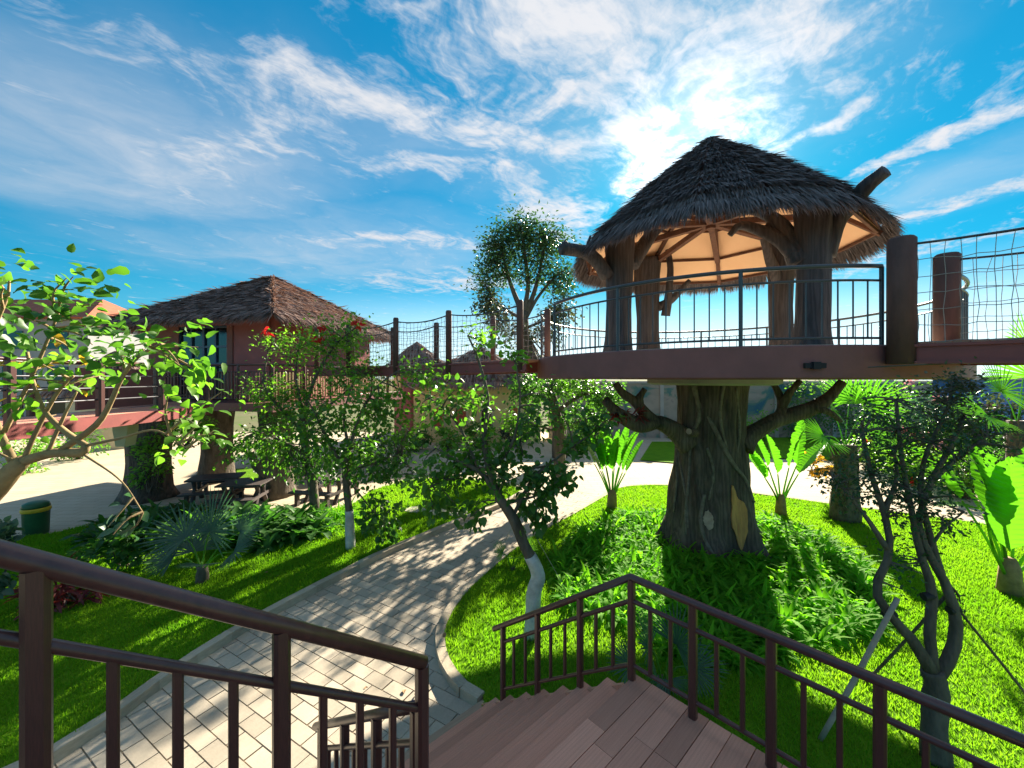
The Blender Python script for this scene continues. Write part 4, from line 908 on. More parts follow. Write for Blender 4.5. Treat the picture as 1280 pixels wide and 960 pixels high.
# ================================================================== TREES
def tree(name, label, group, trunk, tr, limbs, crown, seed, m_bark=M_BARK, m_leaf=M_LEAF_MID, wash=None, cat='tree', dens=1.7, spread=1.2):
    """trunk: points, tr: radii, limbs: [(points, r0, r1)], crown: list of (centre, radii, leaves, size, template)"""
    rng = np.random.default_rng(seed); trunk = np.asarray(trunk, float)
    t = thing(name, label, cat, tuple(trunk[0]), group)
    pts = interp(trunk, 22); mb = MB(); mb.tube(pts, tr, 12, wob=.12, seed=seed); mb.build('trunk', m_bark, t, True)
    if wash:
        k = max(2, int(np.argmin(abs(pts[:, 2] - wash)))); rad = np.interp(np.linspace(0, 1, 22), np.linspace(0, 1, len(tr)), tr)[:k + 1]
        mb = MB(); mb.tube(pts[:k + 1], rad * 1.05 + .003, 12, wob=.12, seed=seed); mb.build('limewash', M_LIME, t, True)
    for i, (lp, r0, r1) in enumerate(limbs):
        mb = MB(); mb.tube(interp(lp, 14), [r0, (r0 + r1) * .5, r1], 8, wob=.12, seed=seed + i); mb.build('branch', m_bark, t, True)
    anchors = np.concatenate([interp(lp, 14)[5:] for lp, _, _ in limbs] + [pts[-4:]])
    parts = {}
    tw = MB()
    for (c, r, n, size, tmpl, droop, mt) in crown:
        c = np.asarray(c, float); r = np.asarray(r, float) * np.ones(3); r = r * spread; n = int(n * dens); subs = max(4, int(n / 22))
        sc_ = blob(rng, c, r * .88, subs, .25)
        for s_ in sc_:
            a = anchors[np.argmin(np.linalg.norm(anchors - s_, axis=1) + rng.uniform(0, .15, len(anchors)))]
            mid = (a + s_) / 2 + rng.normal(size=3) * .06 * np.linalg.norm(s_ - a) + np.array([0, 0, .06]) * np.linalg.norm(s_ - a)
            tw.tube(interp([a, mid, s_], 6), [.012 + .008 * min(1, np.linalg.norm(s_ - a)), .004], 5, cap=False)
            # leaves strung along the outer part of the twig and round its end
            k = max(4, int(n / subs)); f = rng.uniform(.55, 1.05, k)[:, None]
            p = a + (s_ - a) * f + rng.normal(size=(k, 3)) * (r.mean() * .26)
            v_, f_ = leaves(rng, p, size, droop, tmpl, .8, out_c=a)
            parts.setdefault(mt.name, []).append((v_, f_))
    if tw.n: tag(tw.build('twigs', m_bark, t, True), kind='stuff')
    for nm, pl in parts.items():
        v_, f_ = merge(pl); obj_np('crown', v_, f_, MATS[nm], t)
    return t
# left foreground tree with large leaves
D1 = 3.7
def Q(u, v, d=D1): return P(u, v, d)
root = np.array([-5.6, 3.6, LZ - .02])
tree('broad_leaf_tree', 'tan branched tree with large glossy leaves hanging over the walkway', 'broad leaved young trees', [root, Q(-70, 760), Q(-30, 650), Q(5, 600), Q(30, 575)], [.11, .09, .08, .06],
     [([Q(28, 577), Q(62, 567), Q(101, 565), Q(108, 556)], .048, .034), ([Q(108, 557), Q(82, 540), Q(56, 514), Q(42, 479), Q(34, 440)], .027, .012), ([Q(78, 562), Q(116, 535), Q(135, 510), Q(154, 469), Q(174, 445), Q(200, 430)], .030, .011),
      ([Q(30, 574), Q(45, 540), Q(62, 507), Q(77, 484), Q(92, 470)], .022, .010), ([Q(20, 585), Q(0, 540), Q(-20, 480), Q(-10, 420), Q(10, 370)], .035, .011), ([Q(60, 565), Q(80, 520), Q(96, 490)], .018, .008),
      ([Q(108, 557), Q(150, 548), Q(195, 538), Q(232, 560)], .014, .006), ([Q(100, 565), Q(150, 600), Q(178, 640)], .010, .005), ([Q(5, 540), Q(40, 470), Q(70, 400)], .02, .01)],
     [(Q(35, 430), (.55, .4, .38), 210, .12, L_ROUND, .5, M_LEAF_DARK), (Q(60, 370), (.42, .35, .20), 60, .12, L_ROUND, .4, M_LEAF_MID), (Q(0, 370), (.35, .3, .3), 60, .12, L_ROUND, .4, M_LEAF_MID), (Q(75, 478), (.3, .3, .2), 80, .11, L_ROUND, .6, M_LEAF_LIGHT),
      (Q(215, 432), (.48, .35, .22), 150, .11, L_ROUND, .5, M_LEAF_MID), (Q(235, 475), (.30, .25, .15), 50, .11, L_ROUND, .9, M_LEAF_LIGHT), (Q(20, 540), (.3, .3, .15), 40, .11, L_ROUND, .6, M_LEAF_LIGHT), (Q(228, 545), (.30, .3, .12), 50, .105, L_ROUND, .6, M_LEAF_LIGHT),
      (Q(180, 650), (.16, .2, .10), 14, .12, L_ROUND, .6, M_LEAF_BLUE), (Q(60, 450), (.5, .3, .25), 9, .105, L_ROUND, .7, M_LEAF_YEL)], 101, M_BARK_TAN, dens=1.0, spread=1.5)
# whitewashed tree in front of the steps
b = G(664, 795, LZ)
DD = b[1]
def Q2(u, v, dd=0): return P(u, v, DD + dd)
tree('broad_leaf_tree', 'leaning whitewashed tree with dark oval leaves beside the lower steps', 'broad leaved young trees', [b, Q2(668, 740), Q2(672, 716), Q2(655, 680), Q2(640, 645), Q2(622, 620)], [.12, .10, .095, .08, .07],
     [([Q2(624, 622), Q2(600, 590), Q2(570, 575), Q2(545, 560)], .05, .015), ([Q2(626, 624), Q2(612, 590), Q2(605, 550), Q2(610, 500), Q2(598, 450), Q2(585, 420)], .055, .012), ([Q2(640, 648), Q2(665, 600), Q2(700, 570), Q2(735, 545), Q2(765, 520)], .03, .008),
      ([Q2(612, 590), Q2(640, 555), Q2(650, 500), Q2(645, 455)], .03, .01), ([Q2(600, 590), Q2(572, 530), Q2(540, 500), Q2(505, 480)], .025, .008), ([Q2(630, 630), Q2(670, 620), Q2(710, 605)], .025, .008), ([Q2(600, 585), Q2(560, 600), Q2(530, 620)], .02, .006)],
     [(Q2(555, 590), (.42, .5, .30), 300, .105, L_ROUND, .45, M_LEAF_MID), (Q2(600, 560), (.5, .5, .3), 260, .10, L_ROUND, .45, M_LEAF_MID), (Q2(645, 590), (.45, .5, .25), 260, .11, L_ROUND, .6, M_LEAF_DARK), (Q2(690, 595), (.38, .4, .22), 190, .12, L_ROUND, .8, M_LEAF_DARK),
      (Q2(670, 640), (.42, .3, .16), 90, .135, L_ROUND, 1.1, M_LEAF_DARK), (Q2(570, 635), (.42, .3, .18), 80, .13, L_ROUND, 1.1, M_LEAF_DARK), (Q2(560, 500), (.6, .5, .28), 240, .10, L_ROUND, .5, M_LEAF_MID), (Q2(690, 520), (.5, .4, .3), 150, .10, L_ROUND, .5, M_LEAF_DARK),
      (Q2(595, 425), (.34, .3, .30), 80, .095, L_ROUND, .3, M_LEAF_LIGHT), (Q2(645, 450), (.25, .3, .2), 50, .095, L_ROUND, .3, M_LEAF_LIGHT), (Q2(745, 520), (.32, .3, .22), 90, .11, L_ROUND, .7, M_LEAF_DARK), (Q2(720, 560), (.3, .3, .2), 70, .11, L_ROUND, .7, M_LEAF_DARK)], 102, M_BARK, wash=1.35, dens=1.4)
# whitewashed slim tree by the kerb
b = G(438, 686, LZ); DD3 = b[1]
def Q3(u, v, dd=0): return P(u, v, DD3 + dd)
tree('broad_leaf_tree', 'slim upright whitewashed tree by the kerb near the picnic tables', 'broad leaved young trees', [b, Q3(437, 650), Q3(434, 615), Q3(432, 585), Q3(436, 560)], [.10, .085, .08, .07],
     [([Q3(434, 590), Q3(415, 560), Q3(400, 530), Q3(385, 500)], .05, .012), ([Q3(436, 562), Q3(450, 520), Q3(470, 485), Q3(495, 465)], .05, .012), ([Q3(434, 590), Q3(465, 580), Q3(500, 570), Q3(520, 600)], .03, .008), ([Q3(436, 560), Q3(430, 520), Q3(440, 480)], .04, .012), ([Q3(435, 600), Q3(455, 625), Q3(475, 650)], .025, .008)],
     [(Q3(430, 560), (.75, .7, .45), 420, .125, L_ROUND, .5, M_LEAF_MID), (Q3(480, 590), (.7, .6, .45), 420, .125, L_ROUND, .6, M_LEAF_DARK), (Q3(400, 530), (.6, .6, .4), 300, .12, L_ROUND, .5, M_LEAF_MID), (Q3(460, 500), (.8, .6, .4), 380, .12, L_ROUND, .4, M_LEAF_LIGHT), (Q3(505, 520), (.65, .6, .5), 360, .12, L_ROUND, .6, M_LEAF_MID),
      (Q3(475, 640), (.45, .5, .40), 180, .14, L_ROUND, 1.1, M_LEAF_DARK), (Q3(485, 675), (.25, .3, .22), 60, .15, L_ROUND, 1.2, M_LEAF_DARK), (Q3(545, 470), (.6, .5, .3), 220, .11, L_ROUND, .4, M_LEAF_LIGHT)], 103, M_BARK, wash=1.0, dens=1.25)
# feathery red flowering tree in front of the hut
b = P(395, 640, 11.2); b[2] = LZ
def Q4(u, v, dd=0): return P(u, v, 11.2 + dd)
ft = tree('flame_tree', 'light green feathery tree with red flowers in front of the brown hut', None, [b, Q4(390, 600), Q4(382, 560), Q4(378, 520)], [.14, .11, .09],
     [([Q4(380, 540), Q4(350, 510), Q4(330, 480), Q4(335, 440)], .06, .015), ([Q4(379, 520), Q4(395, 470), Q4(420, 430), Q4(445, 410)], .06, .015), ([Q4(380, 530), Q4(420, 500), Q4(455, 470)], .05, .012), ([Q4(379, 520), Q4(370, 470), Q4(375, 425)], .05, .012), ([Q4(384, 570), Q4(350, 550), Q4(320, 540)], .05, .01)],
     [(Q4(335, 490), (.9, .7, .35), 700, .13, L_SMALL, .3, M_LEAF_LIGHT), (Q4(370, 430), (.8, .7, .4), 700, .13, L_SMALL, .2, M_LEAF_LIGHT), (Q4(425, 425), (.9, .7, .5), 1000, .13, L_SMALL, .2, M_LEAF_LIGHT), (Q4(440, 470), (.9, .7, .5), 900, .13, L_SMALL, .3, M_LEAF_MID), (Q4(380, 510), (1.0, .8, .45), 900, .14, L_SMALL, .5, M_LEAF_MID),
      (Q4(340, 555), (1.0, .8, .55), 800, .15, L_SMALL, .7, M_LEAF_MID), (Q4(395, 580), (.8, .7, .5), 700, .15, L_SMALL, .7, M_LEAF_DARK), (Q4(300, 560), (.4, .5, .4), 250, .15, L_SMALL, .7, M_LEAF_DARK)], 104, M_BARK, dens=1.0)
rng = np.random.default_rng(7)
for (u, v) in [(333, 414), (399, 425), (402, 410), (447, 404)]:
    V, Fc = leaves(rng, blob(rng, Q4(u, v, -.5), .11, 26, .2), .16, .1, L_SMALL, .5); obj_np('red_flower', V, Fc, M_REDF, ft)
# big umbrella tree behind the bridge
b = G(700, 572); DB = b[1]
def Q5(u, v, dd=0): return P(u, v, DB + dd)
tree('shade_tree', 'tall rounded shade tree rising behind the rope bridge', None, [b, Q5(697, 520), Q5(680, 480), Q5(658, 430), Q5(654, 390)], [.38, .32, .28, .24],
     [([Q5(655, 395), Q5(640, 360), Q5(630, 325), Q5(628, 310)], .15, .04), ([Q5(655, 392), Q5(660, 355), Q5(655, 310), Q5(650, 280)], .15, .04), ([Q5(655, 395), Q5(668, 365), Q5(678, 320), Q5(680, 290)], .15, .04), ([Q5(656, 400), Q5(672, 372), Q5(690, 350), Q5(702, 340)], .11, .03), ([Q5(654, 400), Q5(630, 385), Q5(615, 370)], .09, .03), ([Q5(658, 410), Q5(690, 395), Q5(705, 375)], .08, .03)],
     [(Q5(u_, v_), (rx_, 1.1, rz_), n_, .21, L_SMALL, .35, mt_) for (u_, v_, rx_, rz_, n_, mt_) in [(652, 296, 1.3, .8, 1100, M_LEAF_DEEP), (622, 312, 1.0, .75, 800, M_LEAF_DEEP), (683, 310, 1.0, .8, 800, M_LEAF_DEEP), (606, 348, .65, .6, 480, M_LEAF_DEEP), (704, 352, .65, .7, 520, M_LEAF_DEEP), (640, 338, .8, .6, 380, M_LEAF_DEEP), (672, 342, .8, .6, 380, M_LEAF_DEEP),
      (612, 385, .7, .6, 480, M_LEAF_OLIVE), (698, 392, .7, .6, 480, M_LEAF_OLIVE), (628, 415, .8, .5, 300, M_LEAF_OLIVE), (680, 420, .8, .5, 300, M_LEAF_OLIVE), (690, 500, 1.2, .8, 500, M_LEAF_DEEP)]], 105, M_BARK, dens=1.9, spread=1.3)
b = G(697, 608); D7 = b[1]
def Q7(u, v, dd=0): return P(u, v, D7 + dd)
tree('dark_leaf_tree', 'dark leafy tree on the plaza between the rope bridge and the sculpted limbs', None, [b, Q7(700, 570), Q7(698, 530), Q7(690, 495)], [.26, .22, .19, .16],
     [([Q7(694, 510), Q7(670, 490), Q7(650, 475)], .09, .03), ([Q7(695, 515), Q7(725, 495), Q7(750, 490)], .09, .03), ([Q7(692, 500), Q7(690, 480), Q7(700, 465)], .09, .03), ([Q7(698, 535), Q7(735, 525), Q7(765, 530)], .06, .02), ([Q7(698, 540), Q7(665, 530), Q7(640, 525)], .06, .02)],
     [(Q7(660, 485), (.9, .9, .5), 520, .15, L_ROUND, .5, M_LEAF_DARK), (Q7(715, 480), (.9, .9, .5), 520, .15, L_ROUND, .5, M_LEAF_MID), (Q7(755, 500), (.7, .8, .5), 420, .15, L_ROUND, .6, M_LEAF_DARK), (Q7(720, 525), (.9, .8, .4), 420, .15, L_ROUND, .7, M_LEAF_DARK), (Q7(650, 525), (.7, .8, .4), 300, .15, L_ROUND, .7, M_LEAF_MID)], 107, M_BARK, dens=1.5)
# twisted many stemmed tree by the landing, tied to props
b = G(1170, 950, LZ); D6 = b[1]
def Q6(u, v, dd=0): return P(u, v, D6 + dd)
tree('twisted_tree', 'grey twisted many stemmed tree tied to props beside the landing railing', None, [b, Q6(1168, 900), Q6(1170, 860), Q6(1165, 838)], [.125, .105, .10, .09],
     [([Q6(1166, 842), Q6(1140, 800), Q6(1112, 768), Q6(1095, 735), Q6(1112, 690), Q6(1105, 640), Q6(1088, 590), Q6(1078, 540)], .060, .015), ([Q6(1168, 845), Q6(1162, 790), Q6(1165, 740), Q6(1150, 690), Q6(1140, 640), Q6(1128, 580), Q6(1120, 500)], .052, .015), ([Q6(1170, 848), Q6(1190, 815), Q6(1195, 775), Q6(1182, 730), Q6(1160, 690), Q6(1148, 650), Q6(1165, 600), Q6(1190, 555), Q6(1205, 520)], .060, .015),
      ([Q6(1192, 765), Q6(1178, 720), Q6(1160, 660), Q6(1150, 610), Q6(1160, 560), Q6(1185, 510), Q6(1190, 470)], .036, .011), ([Q6(1112, 690), Q6(1085, 650), Q6(1062, 620), Q6(1040, 590)], .03, .008), ([Q6(1165, 600), Q6(1200, 570), Q6(1235, 545)], .03, .008), ([Q6(1105, 640), Q6(1120, 600), Q6(1118, 560)], .03, .008), ([Q6(1160, 690), Q6(1180, 660), Q6(1205, 640)], .02, .006)],
     [(Q6(1085, 555), (.20, .25, .45), 700, .055, L_SMALL, .1, M_LEAF_DEEP), (Q6(1122, 530), (.18, .25, .45), 600, .055, L_SMALL, .1, M_LEAF_DEEP), (Q6(1190, 500), (.22, .25, .25), 600, .055, L_SMALL, .1, M_LEAF_OLIVE), (Q6(1170, 560), (.30, .28, .25), 600, .055, L_SMALL, .1, M_LEAF_DEEP), (Q6(1110, 610), (.35, .3, .22), 600, .055, L_SMALL, .2, M_LEAF_DEEP), (Q6(1060, 600), (.22, .25, .15), 260, .055, L_SMALL, .2, M_LEAF_DEEP),
      (Q6(1150, 625), (.35, .3, .2), 450, .055, L_SMALL, .2, M_LEAF_DEEP), (Q6(1225, 540), (.3, .3, .22), 420, .055, L_SMALL, .2, M_LEAF_DEEP), (Q6(1130, 700), (.18, .2, .3), 260, .05, L_SMALL, .3, M_LEAF_DEEP), (Q6(1200, 480), (.16, .2, .14), 220, .05, L_SMALL, .0, M_LEAF_OLIVE), (Q6(1195, 650), (.2, .2, .15), 120, .055, L_SMALL, .3, M_LEAF_DEEP), (Q6(1210, 770), (.08, .12, .2), 60, .05, L_SMALL, .3, M_LEAF_DEEP)], 106, M_BARK, dens=.95, spread=1.3)
for lab, pts, r_, gr in [('pale straight prop pole leaning on the twisted tree', [Q6(1020, 935, .25), Q6(1122, 748, -.10)], .026, 'tree props'), ('thin dark prop pole propping the twisted tree from behind', [Q6(1085, 850, 1.0), Q6(1185, 742, .08)], .018, 'tree props'), ('dark stay pole slanting from the twisted tree to the lawn', [Q6(1195, 758, 0), Q6(1330, 930, .3)], .014, 'tree props')]:
    mb = MB(); pts = [np.asarray(p) for p in pts]
    lo = min(pts, key=lambda p: p[2]); hi = max(pts, key=lambda p: p[2]); dd_ = (lo - hi); lo2 = hi + dd_ * ((hi[2] - LZ) / (hi[2] - lo[2]))
    mb.tube(interp([lo2, (lo2 + hi) / 2 + [0.01, 0, 0], hi], 8), [r_, r_ * .9], 8, wob=.1); tag(mb.build('prop_pole', M_PROP if r_ > .02 else M_BARK, None, True), lab, 'prop', gr)
for u, v in ((1112, 768), (1160, 745), (1192, 762)):
    c = Q6(u, v); mb = MB(); mb.tube([c + [-.05, 0, -.010], c + [.05, 0, .010]], .042, 10); mb.build('tie_strap', M_STRAP, bpy.data.objects['twisted_tree'])
# guy ropes of the leaning tree
for lab, pts in [('thin guy rope from the leaning tree down to the path kerb', [Q2(650, 640), G(613, 712, LZ)]), ('thin guy rope from the leaning tree across the ferns', [Q2(652, 640), G(716, 752, LZ)])]:
    mb = MB(); mb.tube(pts, .005, 5); tag(mb.build('guy_rope', M_ROPE), lab, 'rope', 'guy ropes')
# ================================================================== PALMS AND PLANTS
def strap_leaf(rng, base, dirv, L, W, bend, nseg=7, fold=.25, profile=None, ridge=0.0):
    """one arching blade; returns verts, quads"""
    d = np.asarray(dirv, float); d /= np.linalg.norm(d); side = np.cross(d, [0, 0, 1.]); side /= np.linalg.norm(side) + 1e-9
    p = np.asarray(base, float).copy(); V = []; cur = d.copy()
    for i in range(nseg + 1):
        t = i / nseg; wv_ = W * (profile(t) if profile else math.sin(math.pi * min(1, .12 + .88 * t)) ** .7 if t < 1 else .02)
        up = np.cross(side, cur)
        if ridge:
            e_ = up * ridge * (1 if i % 2 else -1); wa, wb = [wv_ * (rng.uniform(.93, 1.03) if rng.uniform() > .10 else rng.uniform(.5, .75)) for _ in range(2)]; sl = cur * .10 * W
            V += [p - side * wa / 2 + up * fold * wa / 2 + e_ + sl, p, p + side * wb / 2 + up * fold * wb / 2 + e_ + sl]
        else: V += [p - side * wv_ / 2 + up * fold * wv_ / 2, p, p + side * wv_ / 2 + up * fold * wv_ / 2]
        cur = cur + np.array([0, 0, -bend / nseg]); cur /= np.linalg.norm(cur); p = p + cur * L / nseg
    Qd = []
    for i in range(nseg):
        a = 3 * i; Qd += [(a, a + 1, a + 4, a + 3), (a + 1, a + 2, a + 5, a + 4)]
    return np.array(V), np.array(Qd)
bprof = lambda t: (np.interp(t, [0, .06, .25, .6, .88, 1], [.10, .55, 1, .95, .55, .04]))
def traveller(name, label, base, H, nl, seed, az, spread, W=.36, group='traveller palms', m=M_LEAF_LIME):
    rng = np.random.default_rng(seed); base = np.asarray(base, float); t = thing(name, label, 'palm', tuple(base), group)
    mb = MB(); mb.tube([base, base + [0, 0, H * .16], base + [0, 0, H * .22]], [.16, .13, .08], 10, wob=.2, seed=seed); mb.build('stem_base', M_BARK_TAN, t, True)
    ax = np.array([math.cos(az), math.sin(az), 0])
    for k in range(nl):
        f = (k / (nl - 1) - .5) * 2; dv = np.array([0, 0, 1.]) + ax * f * spread + rng.normal(size=3) * .08; dv /= np.linalg.norm(dv)
        hp = H * rng.uniform(.34, .52); p0 = base + [0, 0, .12 * H] + ax * f * .06; p1 = p0 + dv * hp * .9
        mb = MB(); mb.tube(interp([p0, (p0 + p1) / 2 - ax * f * .03, p1], 6), [.03, .022, .016], 6, cap=False); pet = mb.build('petiole', M_LEAF_LIGHT, t, True)
        V, Qd = strap_leaf(rng, p1, dv + rng.normal(size=3) * .08, H * rng.uniform(.42, .55), W * rng.uniform(.85, 1.15), rng.uniform(.15, .75), 30, rng.uniform(.15, .5), bprof, .008)
        V += rng.normal(size=V.shape) * .003; obj_np('leaf_blade', V, [Qd], m, t)
b = G(765, 634, LZ); traveller('traveller_palm', 'upright traveller palm with paddle leaves on the lawn left of the sculpted trunk', b, 2.45, 11, 1, .1, .50, .52)
b = G(976, 643, LZ); traveller('traveller_palm', 'low traveller palm with wide paddle leaves behind the right side of the trunk', b, 2.7, 7, 2, .15, .62, .50)
b = G(1262, 742, LZ); traveller('traveller_palm', 'tall traveller palm with one huge glowing leaf near the twisted tree', b, 3.0, 7, 3, 2.6, .55, .55)
V, Qd = strap_leaf(np.random.default_rng(4), P(1262, 690, 7.2), np.array([-.12, -.1, 1.]), 1.75, .60, .25, 36, .25, bprof, .010); obj_np('leaf_blade', V, [Qd], M_LEAF_LIME, bpy.data.objects['traveller_palm.002'])
V, Qd = strap_leaf(np.random.default_rng(5), P(1232, 640, 7.0), np.array([-.9, 0, .35]), .9, .30, .5, 26, .3, bprof, .008); obj_np('leaf_blade', V, [Qd], M_LEAF_MID, bpy.data.objects['traveller_palm.002'], True)
mb = MB(); mb.tube(interp([G(1258, 742, LZ) + [0, 0, .3], P(1240, 680, 7.2), P(1232, 640, 7.0)], 8), [.03, .015], 6); mb.build('petiole', M_LEAF_LIGHT, bpy.data.objects['traveller_palm.002'], True)
def fan(rng, c, axis, up, Rr, nl=26, span=250, W=.045, droop=.25):
    """fan leaf: radiating blades"""
    ax = np.asarray(axis, float); ax /= np.linalg.norm(ax); up = np.asarray(up, float); up = up - ax * np.dot(up, ax); up /= np.linalg.norm(up); sd_ = np.cross(up, ax)
    out = []
    for k in range(nl):
        th = R((k / (nl - 1) - .5) * span + rng.uniform(-2, 2)); d = ax * math.cos(th) + sd_ * math.sin(th) + up * .12
        L = Rr * (1 - .22 * abs(k / (nl - 1) - .5) * 2) * rng.uniform(.9, 1.05)
        prof = lambda t: np.interp(t, [0, .45, .8, 1], [.25, 1, .7, .05]); side = np.cross(d, up); side /= np.linalg.norm(side)
        V = []; p = np.asarray(c, float).copy(); cur = d / np.linalg.norm(d)
        for i in range(5):
            t = i / 4; w_ = W * prof(t); V += [p - side * w_, p + up * w_ * .3, p + side * w_]; cur = cur + np.array([0, 0, -droop / 4 * t * 1.5]); cur /= np.linalg.norm(cur); p = p + cur * L / 4
        V = np.array(V); Qd = np.array([q for i in range(4) for q in ((3 * i, 3 * i + 1, 3 * i + 4, 3 * i + 3), (3 * i + 1, 3 * i + 2, 3 * i + 5, 3 * i + 4))]); out.append((V, [Qd]))
    return merge(out)
def fan_palm(name, label, base, trunk_h, tr, leafs, m, seed, group='fan palms', shag=True):
    """leafs: (point, radius, axis)"""
    rng = np.random.default_rng(seed); base = np.asarray(base, float); t = thing(name, label, 'palm', tuple(base), group)
    top = base + [0, 0, trunk_h]; mb = MB(); mb.tube(interp([base, (base + top) / 2 + [.02, 0, 0], top], 12), [tr * 1.15, tr, tr * .9], 12, wob=.15, seed=seed); mb.build('trunk', M_BARK, t, True)
    if shag:
        nS = 260; z = rng.uniform(.02, .98, nS) * trunk_h; th = rng.uniform(0, 6.28, nS); pos = base + np.stack([np.cos(th) * tr * .95, np.sin(th) * tr * .95, z], 1)
        ax = np.stack([np.cos(th) * .5, np.sin(th) * .5, np.full(nS, .9)], 1); V, Fc = inst(BLADE[0], BLADE[1], pos, frames(ax, ax * [1, 1, 0]), np.stack([rng.uniform(.12, .25, nS), np.full(nS, .05), np.full(nS, .2)], 1)); obj_np('leaf_bases', V, Fc, M_BARK, t)['kind'] = 'stuff'
    for (p, Rr, axis, span) in leafs:
        p = np.asarray(p, float); mb = MB(); mb.tube(interp([top - [0, 0, .1], (top + p) / 2 + [0, 0, .08], p], 7), [.018, .010], 5, cap=False); mb.build('petiole', M_LEAF_LIGHT, t, True)
        a = np.asarray(axis, float); up = np.array([-a[0] * .6, -.55 - a[1] * .6, .75]); V, Fc = fan(rng, p, a, up, Rr, 28, span, .014 * Rr / .6); obj_np('fan_leaf', V, Fc, m, t)
b = G(252, 727, LZ); d0 = b[1]
fan_palm('fan_palm', 'blue green spiky fan palm on the lawn beside the kerb', b, .30, .10, [(P(262, 665, d0 + .2), .95, (.2, .3, 1), 230), (P(232, 672, d0), .8, (-.7, .1, .6), 220), (P(292, 690, d0 - .2), .6, (.8, -.2, .3), 200), (P(215, 700, d0 - .1), .5, (-.9, -.3, .1), 180), (P(252, 706, d0 - .3), .5, (0, -.8, .2), 200), (P(300, 665, d0 + .4), .7, (.8, .4, .6), 200), (P(240, 690, d0 + .6), .8, (-.3, .9, .5), 200)], M_LEAF_BLUE, 11, shag=False)
b = G(828, 868, LZ); d0 = b[1]
fan_palm('fan_palm', 'blue green fan palm in the shade behind the landing railing', b, .2, .08, [(P(812, 810, d0), .55, (-.5, -.2, .8), 220), (P(846, 806, d0), .55, (.4, -.2, .9), 220), (P(790, 832, d0 - .2), .42, (-.9, -.2, .3), 200), (P(866, 836, d0 - .1), .42, (.9, -.2, .2), 200), (P(835, 850, d0 - .25), .35, (0, -.9, .1), 200)], M_LEAF_BLUE, 12, shag=False)
b = G(1056, 650, LZ); d0 = b[1]
fan_palm('fan_palm', 'stout shaggy fan palm with lime fan leaves under the suspension bridge', b, 2.1, .30, [(P(1040, 512, d0), 1.15, (-.5, -.1, .7), 230), (P(1085, 505, d0), 1.1, (.5, -.1, .8), 230), (P(1030, 545, d0 - .3), .9, (-.9, -.2, -.1), 220), (P(1092, 545, d0 - .2), .9, (.9, -.2, -.1), 220), (P(1062, 500, d0 + .5), 1.1, (0, .5, 1), 220)], M_LEAF_LIME, 13)
b = G(1272, 640, LZ); d0 = b[1]
fan_palm('fan_palm', 'tall fan palm with bright leaves behind the huge paddle leaf', b, 2.7, .25, [(P(1252, 490, d0), 1.2, (-.5, -.2, .8), 230), (P(1290, 470, d0), 1.3, (.3, -.1, 1), 230), (P(1235, 520, d0 - .2), 1.0, (-.95, -.2, -.1), 220), (P(1285, 430, d0 + .3), 1.2, (0, 0, 1), 230)], M_LEAF_LIME, 14)
b = G(640, 712, LZ); d0 = b[1]
fan_palm('spiky_plant', 'small spiky rosette plant at the foot of the leaning tree', b, .05, .05, [(P(628, 692, d0), .32, (-.6, -.1, .6), 180), (P(660, 690, d0), .34, (.5, 0, .8), 180), (P(645, 698, d0 - .1), .25, (0, -.8, .4), 200)], M_LEAF_MID, 15, group='spiky rosettes', shag=False)
# fern bed round the trunk
def clump(rng, nl, L, W):
    out = []
    for k in range(nl):
        th = rng.uniform(0, 6.283); el = rng.uniform(.35, 1.3); d = (math.cos(th) * math.cos(el), math.sin(th) * math.cos(el), math.sin(el))
        V, Qd = strap_leaf(rng, (0, 0, 0), d, L * rng.uniform(.7, 1.15), W * rng.uniform(.7, 1.2), rng.uniform(.9, 2.2), 4, .3); out.append((V, [Qd]))
    return merge(out)
def bed(name, label, poly, n, L, W, m, seed, cat='ferns', nl=12, z=LZ, avoid=True):
    rng = np.random.default_rng(seed); poly = np.asarray(poly); lo, hi = poly.min(0), poly.max(0); pts = np.zeros((0, 2))
    while len(pts) < n:
        q = rng.uniform(0, 1, (n * 3, 2)) * (hi - lo) + lo; q = q[inside(q, poly)]
        if avoid: q = q[np.linalg.norm(q - PC, axis=1) > 1.15]
        pts = np.vstack([pts, q])
    pts = pts[:n]; tm = [clump(rng, nl, L, W) for _ in range(7)]; parts = []
    for k in range(7):
        sel = pts[k::7]; th = rng.uniform(0, 6.283, len(sel)); c, s = np.cos(th), np.sin(th); Z = np.zeros(len(sel)); O = np.ones(len(sel))
        Rm = np.stack([np.stack([c, -s, Z], 1), np.stack([s, c, Z], 1), np.stack([Z, Z, O], 1)], 1)
        parts.append(inst(tm[k][0], tm[k][1], np.column_stack([sel, np.full(len(sel), z)]), Rm, rng.uniform(.7, 1.25, len(sel))))
    V, Fc = merge(parts); o = obj_np(name, V, Fc, m); tag(o, label, cat, kind='stuff')
gp = lambda L: [tuple(G(u, v, LZ)[:2]) for u, v in L]
bed('fern_bed', 'dense green fern bed on the left side of the sculpted trunk', gp([(690, 706), (720, 668), (770, 645), (850, 640), (890, 640), (885, 720), (850, 770), (770, 782), (700, 750)]), 620, .42, .06, M_FERN, 41)
bed('fern_bed', 'bright long leaved fern bed on the right side of the sculpted trunk', gp([(890, 650), (970, 652), (1040, 680), (1085, 720), (1110, 790), (1040, 800), (960, 830), (890, 840), (860, 780)]), 680, .46, .07, M_FERN, 42)
bed('fern_bed', 'shaded dark fern bed between the trunk foot and the railing', gp([(840, 700), (950, 705), (960, 800), (900, 830), (820, 820), (800, 770)]), 320, .42, .06, M_FERN, 43)
